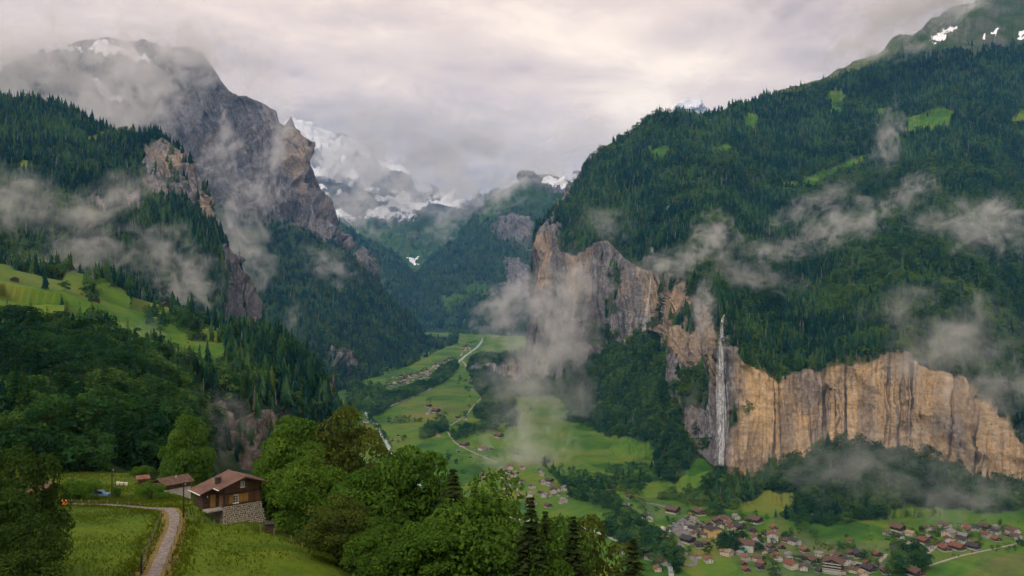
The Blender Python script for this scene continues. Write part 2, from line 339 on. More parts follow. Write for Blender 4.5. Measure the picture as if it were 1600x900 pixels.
# --- valley floor: one sheet to the horizon
def build_floor():
    ds = np.concatenate([np.linspace(-3000, 500, 8), np.geomspace(600, 7000, 260), np.linspace(7600, 30000, 12)])
    us = np.concatenate([np.linspace(-9000, -1200, 9), np.linspace(-1000, 1000, 420), np.linspace(1200, 9000, 9)])
    Dg, U = np.meshgrid(ds, us, indexing='ij')
    X = np.where(np.abs(U) <= 1000, U / FX * np.maximum(Dg, 600), 0)
    s = np.maximum(Dg, 600) * 1000 / FX
    X = np.where(np.abs(U) > 1000, np.sign(U) * (s + (np.abs(U) - 1000) * 2.0), X)
    V = np.stack([X, Dg, np.zeros_like(X)], -1)
    V[..., 2] = CZ + FZ(np.clip(Dg, 500, 9000)) + np.where(np.abs(U) <= 1000, fbm(V * .006, 4, 3) * 2.0, 0)
    qx, qy = project(np.where(Dg[..., None] > 50, V, 1.0))
    ii = np.arange(V.shape[0] * V.shape[1]).reshape(V.shape[:2])
    F = np.stack([ii[:-1, :-1], ii[:-1, 1:], ii[1:, 1:], ii[1:, :-1]], -1).reshape(-1, 4)
    m = new_mesh('ground', V.reshape(-1, 3), F, True)
    jx, jy = qx + fbm(V * .02, 3, 9) * 5, qy + fbm(V * .02, 3, 8) * 2
    dry = .5 * sstep(.1, .6, fbm(V * np.array((.004, .009, 1)), 4, 31)) + .55 * polys(jx, jy, [[(1200, 812), (1250, 795), (1262, 806), (1220, 818)], [(1560, 870), (1600, 860), (1600, 900), (1500, 900)], [(606, 652), (690, 628), (740, 640), (700, 648), (640, 655)]])
    rocky = polys(jx, jy, [[(985, 792), (1010, 780), (1075, 795), (1070, 806), (1010, 812), (988, 806)], [(1100, 846), (1190, 836), (1340, 850), (1420, 840), (1430, 870), (1340, 900), (1180, 900), (1150, 870)]]) * .35
    add_attr(m, 'rock', rocky * .5); add_attr(m, 'meadow', np.ones(len(V.reshape(-1, 3)))); add_attr(m, 'snow', np.zeros(rocky.size)); add_attr(m, 'tan', np.full(rocky.size, .3)); add_attr(m, 'dry', dry * .6)
    tag(obj('ground', m, M['terrain']), 'green meadows of the flat valley floor', kind='structure')
build_floor()
# --- foreground terrace and the slope that drops from it to the valley
CTL = [(245, 900, 103), (275, 815, 138), (100, 787, 165), (180, 791, 158), (230, 797, 152), (380, 813, 138), (330, 786, 143), (420, 822, 134),
       (500, 880, 112), (560, 905, 107), (450, 845, 124), (60, 900, 101), (100, 860, 116), (180, 850, 121), (300, 860, 118), (400, 872, 113),
       (180, 774, 185), (265, 764, 200), (100, 743, 218), (180, 743, 215), (60, 776, 182), (225, 752, 214), (-200, 780, 170), (-300, 900, 100), (-200, 740, 230), (20, 741, 222), (310, 790, 150), (240, 782, 172)]
_c = np.array([P(a, b, c) for a, b, c in CTL])
_c = np.concatenate([_c, [[0, 0, CZ - 2.2], [-60, 0, CZ - 2], [40, 0, CZ - 8], [-30, 50, CZ - 20], [-90, 50, CZ - 18], [-150, 60, CZ - 20], [-20, 75, CZ - 27]]])
def _tps(d): return np.where(d > 1e-6, d * d * np.log(d + 1e-9), 0)
_n = len(_c); _A = np.zeros((_n + 3, _n + 3)); _A[:_n, :_n] = _tps(np.linalg.norm(_c[:, None, :2] - _c[None, :, :2], axis=-1)) + np.eye(_n) * 20
_A[:_n, _n] = 1; _A[:_n, _n + 1:] = _c[:, :2]; _A[_n, :_n] = 1; _A[_n + 1:, :_n] = _c[:, :2].T
_w = np.linalg.solve(_A, np.concatenate([_c[:, 2], np.zeros(3)]))
def terrace_z(x, y):
    x = np.asarray(x, float); y = np.asarray(y, float); sh = x.shape; x = x.ravel(); y = y.ravel()
    xc = np.clip(x, -150, 30); yc = np.clip(y, -20, 232)
    d = np.sqrt((xc[:, None] - _c[None, :, 0]) ** 2 + (yc[:, None] - _c[None, :, 1]) ** 2)
    z = _tps(d) @ _w[:_n] + _w[_n] + xc * _w[_n + 1] + yc * _w[_n + 2]
    z = z - .45 * np.maximum(0, y - 228)
    s = (x + 36.6) * .85 + (y - 135) * .53
    e = np.maximum(0, s + 4); drop = .78 * (np.sqrt(e * e + 90) - 9.5)
    z = z - np.where(s > -4, np.maximum(drop, 0), 0)
    p = np.stack([x, y, 0 * x], -1)
    z = z + fbm(p * .05, 4, 77) * .5 + fbm(p * .3, 3, 79) * .10
    return np.maximum(z, CZ - 330).reshape(sh)
def build_terrace():
    xs = np.concatenate([np.linspace(-420, -165, 40), np.arange(-160, 20, .9), np.linspace(21, 420, 120)]); ys = np.concatenate([np.linspace(-90, 60, 40), np.arange(62, 240, 1.0), np.linspace(242, 620, 110)])
    Xg, Yg = np.meshgrid(xs, ys); V = np.stack([Xg, Yg, terrace_z(Xg, Yg)], -1)
    ii = np.arange(Xg.size).reshape(Xg.shape)
    F = np.stack([ii[:-1, :-1], ii[:-1, 1:], ii[1:, 1:], ii[1:, :-1]], -1).reshape(-1, 4)
    m = new_mesh('meadow_terrace', V.reshape(-1, 3), F, True)
    s = (Xg + 36.6) * .85 + (Yg - 135) * .53
    add_attr(m, 'edge', sstep(2, 22, s).ravel())
    m2, nt, out = newmat('terrace_grass'); b = NN(nt, 'ShaderNodeBsdfPrincipled'); b.inputs['Roughness'].default_value = .95; b.inputs['Specular IOR Level'].default_value = .1
    g = NN(nt, 'ShaderNodeNewGeometry'); pos = g.outputs['Position']
    n1 = noise(nt, mapping(nt, pos, (.035, .06, .03), (4, 2, 0)), 1, 6, .6, .5); n2 = noise(nt, mapping(nt, pos, (1.1, 1.1, 1.1)), 1, 6, .7)
    n3 = noise(nt, mapping(nt, pos, (.16, .12, .1), (7, 1, 2)), 1, 5, .6, .8)
    f = mathn(nt, 'ADD', mathn(nt, 'MULTIPLY', n1, .5), mathn(nt, 'ADD', mathn(nt, 'MULTIPLY', n2, .25), mathn(nt, 'MULTIPLY', n3, .25)))
    r = ramp(nt, [(.33, (.024, .052, .003)), (.45, (.050, .094, .005)), (.54, (.085, .132, .008)), (.64, (.125, .145, .013)), (.72, (.155, .135, .02))]); LK(nt, f, r.inputs[0])
    at = NN(nt, 'ShaderNodeAttribute', attribute_name='edge')
    c = mixc(nt, at.outputs['Fac'], r.outputs[0], (.02, .032, .009))
    LK(nt, c, b.inputs[0]); bp = NN(nt, 'ShaderNodeBump'); bp.inputs['Distance'].default_value = .35; bp.inputs['Strength'].default_value = .8
    LK(nt, mathn(nt, 'ADD', n2, mathn(nt, 'MULTIPLY', n3, .6)), bp.inputs['Height']); LK(nt, bp.outputs[0], b.inputs['Normal']); LK(nt, b.outputs[0], out.inputs[0])
    M['terrace'] = m2
    tag(obj('meadow_terrace', m, m2), 'mown and grazed hillside meadow round the chalet', kind='structure')
build_terrace()
# --- B: wooded hill on the left with pastures on its shoulder
def mB(px, py, sv, X):
    rock = polys(px, py, [[(285, 655), (330, 640), (360, 665), (400, 650), (440, 640), (442, 728), (395, 740), (350, 735), (318, 715), (300, 690)], [(505, 600), (535, 640), (530, 660), (500, 655)]])
    rock = rock * sstep(-.35, .15, fbm(X * .02, 3, 4))
    mead = polys(px, py, [[(-200, 380), (0, 412), (60, 432), (105, 425), (160, 440), (168, 452), (165, 490), (150, 540), (120, 545), (60, 516), (0, 512), (-200, 480)],
                          [(150, 470), (200, 458), (260, 472), (345, 512), (352, 552), (330, 585), (270, 596), (245, 575), (235, 566), (215, 572), (190, 556), (150, 540)],
                          [(190, 410), (218, 424), (170, 418)], [(0, 470), (60, 470), (120, 492), (60, 486)]])
    forest = (1 - rock * .95) * np.clip(1 - mead + .22 * mead * sstep(.15, .4, fbm(X * .02, 3, 16)), 0, 1)
    front = sstep(.02, .25, sv) * (1 - .93 * sstep(290, 315, px) * (1 - sstep(430, 445, px)) * (1 - sstep(1.15, 1.3, sv)))
    leafy = np.clip(.33 + .9 * fbm(X * .012, 3, 6) + .25 * band(py, px, [(-300, 560), (600, 560)]) - .35 * sstep(320, 420, px), 0.05, .9)
    return dict(rock=rock, meadow=mead, forest=forest * front, leafy=leafy, tan=np.full_like(px, .66), dry=.35 * mead * sstep(-.1, .5, fbm(X * .006, 3, 2)))
sB = sheet('wooded_hill', -330, 556, 428, [
    [(-330, 800, 200), (0, 775, 232), (150, 766, 250), (250, 785, 270), (320, 800, 470), (430, 900, 640), (500, 930, 760), (540, 945, 840), (556, 945, 860)],
    [(-330, 730, 250), (0, 725, 262), (150, 722, 275), (250, 722, 330), (320, 725, 560), (430, 730, 700), (500, 700, 800), (540, 672, 860), (556, 915, 870)],
    [(-330, 600, 360), (0, 610, 430), (150, 620, 470), (250, 630, 520), (310, 640, 620), (430, 640, 740), (500, 640, 830), (540, 662, 870), (556, 885, 885)],
    [(-330, 430, 600), (0, 475, 690), (100, 492, 720), (200, 530, 770), (300, 550, 820), (380, 535, 870), (440, 545, 890), (500, 595, 900), (540, 658, 880), (556, 855, 900)],
    [(-330, 330, 950), (0, 412, 960), (100, 424, 1000), (200, 462, 1030), (260, 479, 1050), (340, 520, 1020), (390, 524, 960), (440, 532, 940), (500, 588, 930), (540, 655, 890), (556, 830, 915)]],
    [30, 70, 90, 60], [1, 1, 1, 1], mB, 12, 9, (.035, .035, .008), 350, 100, 'wooded hill with pastures on its shoulder')
# --- C: the dark forested mountain on the left with grey cliffs
def mC(px, py, sv, X):
    rock = polys(px, py, [[(222, 235), (262, 222), (292, 245), (322, 292), (335, 345), (312, 350), (298, 335), (262, 318), (240, 305), (215, 300), (225, 275)],
                          [(342, 385), (370, 380), (390, 405), (405, 440), (432, 505), (432, 535), (372, 522), (345, 502), (350, 440)],
                          [(180, 300), (225, 312), (210, 325), (175, 310)], [(140, 300), (170, 330), (160, 345), (135, 315)], [(230, 455), (300, 465), (312, 480), (240, 478)]])
    rock = rock * np.clip(sstep(-.65, -.25, fbm(X * .01, 4, 14)), 0, 1)
    mead = polys(px, py, [[(132, 218), (150, 205), (182, 203), (150, 222)], [(30, 255), (60, 262), (40, 275)]])
    forest = (1 - .96 * rock) * (1 - mead)
    return dict(rock=rock, meadow=mead, forest=forest, leafy=np.clip(.04 + .5 * band(py, px, [(-300, 300), (120, 310), (200, 380), (420, 500)], 40) * sstep(-.1, .5, fbm(X * .006, 3, 15)), 0, .6), tan=.28 + .4 * polys(px, py, [[(305, 310), (340, 310), (335, 350), (300, 350)], [(255, 240), (285, 235), (285, 265), (262, 268)]]))
sC = sheet('forested_mountain', -330, 421, 380, [
    [(-330, 440, 1050), (0, 470, 1100), (100, 480, 1150), (200, 510, 1250), (330, 560, 1500), (421, 560, 1800)],
    [(-330, 330, 1300), (0, 360, 1400), (100, 385, 1450), (200, 440, 1500), (330, 490, 1700), (345, 495, 1720), (421, 530, 1850)],
    [(-330, 240, 1750), (0, 250, 1850), (100, 270, 1850), (200, 310, 1820), (300, 340, 1850), (345, 392, 1850), (375, 420, 1900), (400, 470, 1900), (421, 522, 1880)],
    [(-330, 110, 2300), (0, 150, 2300), (45, 155, 2320), (90, 162, 2350), (150, 188, 2400), (186, 210, 2400), (191, 216, 2200), (205, 209, 2180), (240, 210, 2150), (262, 218, 2120), (290, 243, 2080), (320, 292, 2020), (338, 345, 1980), (358, 388, 1950), (372, 398, 1940), (395, 450, 1930), (412, 498, 1920), (421, 515, 1910)]],
    [60, 90, 110], [1, 1, 1], mC, 16, 14, (.02, .02, .004), 500, 200, 'dark forested mountain with grey cliff bands', 6.0)
# --- D: the great rock wall behind it
def mD(px, py, sv, X):
    rl = [(-100, 330), (300, 330), (330, 335), (350, 330), (400, 345), (440, 352), (480, 368), (528, 380), (560, 420), (720, 540)]
    rock = 1 - band(py, px, rl, 10)
    rock = np.maximum(rock, .9 * polys(px, py, [[(515, 555), (545, 570), (545, 582), (520, 575)]]))
    rock = rock * np.clip(sstep(-.75, -.35, fbm(X * .006, 4, 24)), .0, 1)
    snow = polys(px, py, [[(118, 80), (150, 74), (205, 82), (232, 78), (228, 92), (190, 92), (158, 97)], [(148, 128), (185, 142), (170, 148), (150, 140)], [(-50, 70), (20, 90), (10, 120), (-50, 130)], [(90, 70), (112, 82), (118, 92), (100, 88)]])
    return dict(rock=rock, snow=snow, forest=(1 - rock) ** 2, leafy=.15 + .3 * band(py, px, [(400, 560), (720, 500)], 30), tan=.10 + .40 * polys(px, py, [[(445, 190), (475, 225), (500, 300), (470, 310), (445, 260)], [(318, 215), (338, 215), (340, 280), (312, 275)], [(490, 290), (525, 350), (520, 372), (500, 340)]]), meadow=0 * px + .0)
sD = sheet('great_rock_wall', -60, 715, 520, [
    [(-60, 640, 2500), (430, 640, 2450), (520, 622), (560, 602), (610, 585), (640, 574), (680, 552), (715, 538)],
    [(-60, 500, 3000), (300, 480, 3050), (430, 520, 2900), (520, 545, 2900), (560, 555, 3000), (610, 560, 3200), (640, 555, 3500), (680, 545, 4000), (715, 536, 4600)],
    [(-60, 300, 4000), (300, 320, 3900), (350, 330, 3850), (430, 350, 3800), (480, 365, 3800), (528, 382, 3850), (560, 425, 3900), (610, 480, 3950), (640, 512, 4000), (680, 538, 4300), (715, 534, 4700)],
    [(-60, 110, 5000), (0, 100, 5000), (60, 85, 5000), (100, 76, 5050), (120, 66, 5100), (180, 60, 5100), (232, 67, 4900), (262, 72, 4700), (300, 73, 4600), (318, 80, 4550), (332, 105, 4500), (345, 128, 4450), (358, 146, 4400), (372, 152, 4400), (392, 152, 4380), (412, 162, 4350), (432, 172, 4330), (437, 192, 4320), (445, 197, 4310), (455, 184, 4300), (462, 200, 4300), (468, 217, 4300), (485, 257, 4250), (505, 302, 4230), (520, 347, 4200), (530, 364, 4180), (545, 390, 4150), (580, 425, 4100), (610, 465, 4100), (640, 500, 4150), (680, 530, 4400), (715, 532, 4800)]],
    [50, 90, 170], [1, 1, .8], mD, 70, 26, (.0075, .0075, .0016), 900, 300, 'great grey rock wall rising into cloud', 9.0)
# --- far ridges closing the valley
def mE(px, py, sv, X):
    rock = polys(px, py, [[(770, 340), (800, 335), (830, 345), (842, 400), (815, 395), (785, 380), (768, 360)], [(790, 400), (842, 430), (840, 480), (792, 470)], [(800, 275), (835, 268), (895, 285), (900, 300), (840, 300)]]) * sstep(-.35, .1, fbm(X * .005, 4, 34))
    snow = polys(px, py, [[(848, 282), (858, 277), (885, 283), (890, 292), (858, 291)]]) * .9
    mead = polys(px, py, [[(690, 470), (760, 440), (770, 455), (700, 490)], [(800, 315), (760, 330), (740, 360), (800, 330)]]) * .6
    return dict(rock=rock, snow=snow, forest=(1 - rock) * (1 - mead) * band(py, px, [(600, 300), (790, 330), (900, 330)], 20), leafy=.2 + 0 * px, tan=.25 + 0 * px, meadow=np.maximum(mead, .35 * (1 - band(py, px, [(600, 300), (790, 330), (900, 330)], 20))))
sE = sheet('far_ridge', 590, 960, 220, [
    [(590, 530, 5500), (640, 530, 5400), (700, 532, 5250), (760, 535, 5050), (830, 540, 4850), (960, 545, 4850)],
    [(590, 470, 6300), (640, 445, 6300), (700, 420, 6200), (760, 420, 6000), (830, 420, 5900), (960, 420, 5900)],
    [(590, 465, 7000), (620, 455, 7000), (640, 440, 7000), (665, 415, 7000), (700, 382, 7000), (720, 362, 7000), (742, 338, 7000), (765, 312, 7000), (790, 294, 7000), (812, 282, 7000), (820, 270, 7000), (827, 267, 7000), (834, 274, 7000), (860, 272, 7100), (890, 284, 7200), (960, 300, 7200)]],
    [70, 90], [1, 1], mE, 60, 40, (.006, .006, .002), 900, 400, 'far forested ridge closing the valley', 5.0)
def mF(px, py, sv, X):
    mead = sstep(-.1, .3, fbm(X * np.array((.003, .003, .006)), 4, 44)) * polys(px, py, [[(540, 370), (640, 420), (668, 470), (640, 480), (600, 440), (540, 400)], [(640, 380), (660, 405), (640, 410)]])
    return dict(meadow=mead * .8, forest=1 - mead, leafy=.1 + 0 * px, dry=.2 + 0 * px)
sF = sheet('far_green_shoulder', 480, 700, 160, [
    [(480, 540, 5200), (600, 535, 5200), (640, 530, 5300), (700, 530, 5400)],
    [(480, 340, 6800), (530, 345, 6800), (560, 365, 6700), (600, 385, 6600), (625, 400, 6500), (645, 425, 6400), (662, 455, 6200), (700, 498, 5600)]],
    [80], [1], mF, 20, 30, (.006, .006, .002), 700, 500, 'far green shoulder with pastures')
def mG(px, py, sv, X):
    up = 1 - band(py, px, [(400, 350), (560, 345), (700, 340), (900, 330)], 25)
    rock = np.clip(.5 * up + .5 * sstep(.0, .4, fbm(X * .004, 4, 54)), 0, 1)
    snow = .75 * up * sstep(-.25, .3, fbm(X * np.array((.004, .004, .008)), 4, 55)) + polys(px, py, [[(632, 395), (655, 400), (652, 410), (640, 405)], [(570, 332), (605, 325), (600, 336)]])
    return dict(rock=rock, snow=snow, meadow=.55 * (1 - up), forest=(1 - rock) * .35 * (1 - up), leafy=0 * px, tan=.2 + 0 * px)
sG = sheet('far_valley_head', 430, 960, 240, [
    [(430, 500, 7600), (960, 500, 7600)], [(430, 400, 8300), (650, 420, 8000), (760, 420, 8000), (960, 400, 8200)],
    [(430, 270, 9000), (540, 290, 9000), (580, 300, 9000), (640, 315, 9000), (690, 320, 9100), (740, 330, 9000), (800, 300, 9000), (960, 270, 9000)]],
    [70, 110], [1, 1], mG, 90, 60, (.004, .004, .002), 700, 600, 'head of the valley below the snow peaks')
def mH(px, py, sv, X):
    n = fbm(X * np.array((.0016, .0016, .004)), 5, 64)
    low = band(py, px, [(400, 285), (600, 285)], 20)
    return dict(rock=1 + 0 * px, snow=np.clip(.62 + .9 * n - .35 * low, 0, 1), forest=0 * px, tan=.05 + 0 * px)
sH = sheet('snow_mountain', 400, 1120, 300, [
    [(400, 420, 9400), (700, 420, 9400), (1120, 330, 9400)],
    [(400, 215, 11200), (470, 195, 11200), (520, 205, 11200), (560, 222, 11200), (600, 248, 11200), (640, 285, 11000), (680, 305, 11000), (760, 310, 10800), (830, 285, 10800), (900, 275, 10800), (1000, 235, 10800), (1060, 170, 10600), (1075, 152, 10500), (1085, 156, 10500), (1120, 190, 10500)]],
    [150], [1], mH, 150, 40, (.0035, .0035, .002), 1200, 700, 'snow-covered mountain fading into cloud', 14.0)
# --- R: right-hand wall: talus, orange cliff, steep forest, alp
CLIFF_TOP = [(735, 578, 3000), (800, 566, 2900), (827, 560, 2880), (836, 362, 2840), (868, 358, 2760), (876, 392, 2600), (900, 398, 2500), (925, 384, 2420), (950, 376, 2350), (975, 402, 2280), (1000, 420, 2200), (1040, 428, 2030), (1075, 432, 1850), (1100, 452, 1620), (1128, 487, 1440), (1138, 505, 1420), (1146, 528, 1410), (1165, 545, 1405), (1195, 562, 1400), (1225, 574, 1400), (1250, 580, 1400), (1275, 578, 1405), (1300, 568, 1410), (1330, 559, 1410), (1365, 551, 1405), (1395, 547, 1400), (1425, 548, 1395), (1455, 556, 1385), (1485, 573, 1375), (1515, 598, 1360), (1545, 630, 1340), (1600, 690, 1300), (1720, 770, 1240)]
CLIFF_BASE = [(735, 586, 2950), (800, 602, 2700), (835, 596, 2650), (870, 600, 2500), (920, 570, 2300), (960, 545, 2180), (985, 540, 2100), (1005, 515, 2060), (1030, 520, 1980), (1050, 600, 1600), (1046, 640, 1500), (1062, 672, 1430), (1090, 712, 1385), (1130, 740, 1345), (1180, 752, 1330), (1225, 728, 1330), (1290, 702, 1330), (1370, 700, 1320), (1470, 720, 1290), (1550, 752, 1260), (1720, 800, 1215)]
TREELINE = [(1130, 170), (1180, 150), (1230, 148), (1290, 128), (1340, 112), (1400, 88), (1480, 84), (1600, 70), (1720, 60)]
def mR(px, py, sv, X):
    cl = ((sv > 1.0) & (sv < 2.0)).astype(float)
    t = sv - 1
    n = fbm(X * .012, 4, 74)
    ledge = sstep(.18, .36, n) * (1 - sstep(1145, 1180, px)) * cl
    green = polys(px, py, [[(1065, 590), (1118, 565), (1118, 600), (1100, 640), (1060, 640)], [(920, 500), (960, 520), (950, 545), (915, 540)]]) * cl
    spill = cl * (sstep(.86, .99, t + .22 * fbm(X * .02, 4, 71)) + .8 * (1 - sstep(.02, .16, t + .1 * n)) * sstep(0, .3, n + .1)) * (px > 1060); spill = np.clip(spill, 0, 1)
    rock = np.clip(cl - .75 * ledge - .8 * green - .85 * spill, 0, 1)
    scar = polys(px, py, [[(838, 355), (905, 268), (914, 268), (880, 345), (872, 398), (862, 398)], [(1258, 540), (1285, 528), (1282, 545), (1262, 565)]]) * sstep(-.3, .1, n)
    alp = 1 - band(py, px, TREELINE, 7); alp = alp * (px > 1100) * (sv > 2)
    rock = np.maximum(rock, scar); rock = np.maximum(rock, alp * .4 * sstep(0, .5, n + .2 * sstep(1380, 1500, px)))
    mead = polys(px, py, [[(1412, 190), (1440, 182), (1500, 175), (1482, 200), (1440, 208), (1412, 218)], [(1350, 178), (1392, 168), (1395, 178), (1360, 184)],
        [(1250, 285), (1290, 262), (1345, 244), (1350, 252), (1310, 270), (1272, 295), (1255, 300)], [(1158, 182), (1172, 176), (1186, 190), (1180, 204), (1160, 196)],
        [(1575, 192), (1600, 172), (1660, 165), (1640, 190), (1590, 198)], [(1010, 236), (1040, 232), (1062, 244), (1040, 250), (1018, 248)], [(1290, 142), (1310, 132), (1322, 150), (1312, 182), (1298, 178)], [(1125, 175), (1180, 155), (1178, 164), (1140, 178)],
        [(1220, 285), (1245, 285), (1255, 300), (1232, 296)], [(1105, 225), (1140, 218), (1148, 232), (1115, 238)]])
    low = polys(px, py, [[(862, 738), (880, 715), (915, 690), (940, 680), (962, 678), (970, 690), (1010, 698), (1042, 712), (1040, 726), (985, 735), (975, 745), (930, 752), (880, 755)],
        [(1075, 745), (1085, 715), (1110, 715), (1118, 740), (1095, 770), (1060, 780), (1005, 790), (1000, 775)], [(770, 690), (830, 665), (882, 640), (900, 645), (860, 690), (845, 720), (860, 760), (760, 760)],
        [(1150, 800), (1200, 775), (1250, 785), (1250, 815), (1160, 830)], [(1420, 800), (1475, 793), (1530, 803), (1600, 800), (1720, 810), (1720, 860), (1300, 860), (1330, 830)]])
    mead = np.maximum(mead, low); mead = np.maximum(mead, alp * (.8 - .6 * sstep(1330, 1420, px)))
    snow = polys(px, py, [[(1452, 62), (1460, 52), (1470, 52), (1492, 38), (1496, 42), (1470, 60), (1456, 66)], [(1550, 52), (1556, 42), (1561, 44), (1556, 56)], [(1534, 54), (1540, 50), (1541, 60), (1534, 58)], [(1590, 52), (1612, 44), (1610, 54), (1592, 56)]])
    thin = 1 - .8 * sstep(.12, .4, fbm(X * .009, 4, 79)) * (sv > 2)
    forest = (1 - np.maximum(rock, .9 * cl)) * (1 - mead) * thin * (1 - alp) + .35 * ledge + .5 * green + .7 * spill
    lf = np.where(sv < 1.3, .85, np.clip(.10 + .6 * sstep(-.05, .4, fbm(X * .006, 4, 78)) + .45 * sstep(1200, 1450, px) * band(py, px, [(1100, 300), (1700, 215)], 20), 0, .8))
    orange = sstep(1125, 1165, px) * .62 + .38 * polys(px, py, [[(838, 370), (866, 365), (860, 450), (840, 460)], [(876, 400), (930, 385), (925, 470), (895, 470)], [(1035, 430), (1085, 440), (1080, 520), (1045, 470)], [(1000, 420), (1130, 440), (1130, 620), (1060, 560), (1010, 510)], [(1085, 470), (1125, 490), (1122, 600), (1088, 600)]]) + .30
    return dict(rock=rock, meadow=mead, snow=snow, forest=forest, leafy=lf, tan=np.clip(orange * (1 - .8 * alp), 0, 1), dry=alp * (.5 - .35 * sstep(1330, 1400, px)) + .2 * low * sstep(0, .4, n) + .5 * polys(px, py, [[(820, 670), (882, 640), (900, 645), (860, 680)]]))
sR = sheet('cliff_mountain', 735, 1720, 900, [
    [(735, 604), (770, 640), (790, 665), (850, 735), (880, 765), (960, 772), (1040, 788), (1100, 800), (1180, 806), (1260, 826), (1330, 832), (1450, 822), (1600, 815), (1720, 840)],
    CLIFF_BASE, CLIFF_TOP,
    [(735, 570, 3100), (800, 560, 3050), (827, 555, 3000), (838, 350, 2950), (855, 335, 2980), (870, 318, 3000), (885, 300, 3050), (903, 272, 3100), (925, 245, 3120), (950, 226, 3150), (985, 208, 3150), (1020, 180, 3150), (1060, 176, 3150), (1090, 180, 3180), (1130, 172, 3250), (1180, 152, 3350), (1220, 140, 3450), (1250, 130, 3500), (1290, 118, 3600), (1340, 96, 3700), (1375, 78, 3750), (1400, 60, 3800), (1430, 48, 3850), (1460, 30, 3900), (1500, 8, 3950), (1540, -6, 4000), (1600, -20, 4050), (1720, -50, 4100)]],
    [70, 190, 230], [.8, 1, 1.15], mR, 15, 14, (.019, .019, .0030), 900, 800, 'mountain wall of orange cliffs and steep forest', 13.0)
# ------------------------------------------------------------------ trees
def spruce_mesh(name, seed, tiers=8, pts=7, wid=.17, jit=.25):
    r = np.random.default_rng(seed); V, F, T = [], [], []
    for k in range(tiers):
        t = k / tiers; z0 = .08 + .9 * t ** .92; h = (1.0 - z0) * .42 + .07; rad = wid * (1 - t) ** .85 * (1 + jit * .4 * r.normal()) + .012
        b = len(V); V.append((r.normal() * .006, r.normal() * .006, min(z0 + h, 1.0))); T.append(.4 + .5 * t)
        a0 = r.uniform(0, 6.3)
        for i in range(pts * 2):
            a = a0 + math.pi * i / pts + r.normal() * .12; q = rad * ((1.0 if i % 2 == 0 else .5) * (1 + jit * r.normal()))
            V.append((q * math.cos(a), q * math.sin(a), z0 - (.35 if i % 2 == 0 else -.1) * rad + r.normal() * .008)); T.append(np.clip(.35 + .5 * t + r.normal() * .22, 0, 1))  # tint rises towards the top: lit tips put into the colour
        for i in range(pts * 2): F.append((b, b + 1 + i, b + 1 + (i + 1) % (pts * 2)))
    m = new_mesh(name, V, np.array(F)); add_attr(m, 'tint', T); m.materials.append(M['spruce']); return m
def spruce_near_mesh(name, seed, whorls=30, br=10, seg=4, wid=.19, mat='spruce_near'):
    """branches that droop and carry hanging sprays"""
    r = np.random.default_rng(seed); V, F, T = [], [], []
    for k in range(whorls):
        t = (k + .3 * r.random()) / whorls; z0 = .04 + .94 * t; L = wid * (1 - t) ** .8 * (1 + .15 * r.normal()) + .012
        for j in range(br if t < .8 else br - 3):
            a = 2.4 * k + 6.283 * j / br + r.normal() * .25; l = L * r.uniform(.65, 1.12); ca, sa = math.cos(a), math.sin(a); tt = r.uniform(0, 1)
            for s in range(seg):
                f0, f1 = s / seg, (s + 1.25) / seg; w = .034 * (1.1 - .7 * f0) * (.5 + (1 - t)) * r.uniform(.7, 1.3)
                zz = lambda f: z0 - l * (.45 * f - .12 * f * f * (1 if t > .5 else .2)) + r.normal() * .004
                c0 = (l * f0 * ca, l * f0 * sa, zz(f0)); c1 = (l * f1 * ca, l * f1 * sa, zz(f1)); b = len(V)
                dr = -.02 * (1 - t) * r.uniform(.4, 1.4)
                V += [c0, (c0[0] * .5 + c1[0] * .5 - sa * w, c0[1] * .5 + c1[1] * .5 + ca * w, (c0[2] + c1[2]) / 2 + dr), c1, (c0[0] * .5 + c1[0] * .5 + sa * w, c0[1] * .5 + c1[1] * .5 - ca * w, (c0[2] + c1[2]) / 2 + dr)]
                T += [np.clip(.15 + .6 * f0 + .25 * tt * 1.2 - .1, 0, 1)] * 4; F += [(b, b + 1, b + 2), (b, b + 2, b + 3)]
    m = new_mesh(name, V, np.array(F)); add_attr(m, 'tint', T); m.materials.append(M[mat]); return m
def crown_points(r, nclump, n, asp, flat=0.0, low=.22):
    """leaf positions on many overlapping clumps spread through an uneven crown; unit height"""
    C = []
    while len(C) < nclump:
        q = r.uniform(-1, 1, 3); d = np.linalg.norm(q)
        if d > 1 or d < .35: continue
        q = q * (1 + .12 * r.normal()); w = 1.0 - .35 * max(q[2], 0) ** 2 - .25 * max(-q[2], 0)
        C.append((q[0] * asp * w, q[1] * asp * w, low + (1 - low) * (.5 + .5 * q[2]) * .94))
    C = np.array(C); rad = asp * r.uniform(.22, .46, nclump) * (1 - flat)
    k = r.choice(nclump, n, p=rad ** 2 / (rad ** 2).sum()); d = r.normal(size=(n, 3)); d /= np.linalg.norm(d, axis=1)[:, None]
    d[:, 2] = np.where(d[:, 2] < -.35, -d[:, 2], d[:, 2])
    rr = rad[k] * r.uniform(.72, 1.06, n) ** .7
    p = C[k] + d * rr[:, None] * np.array((1, 1, .8)); return p, d, k
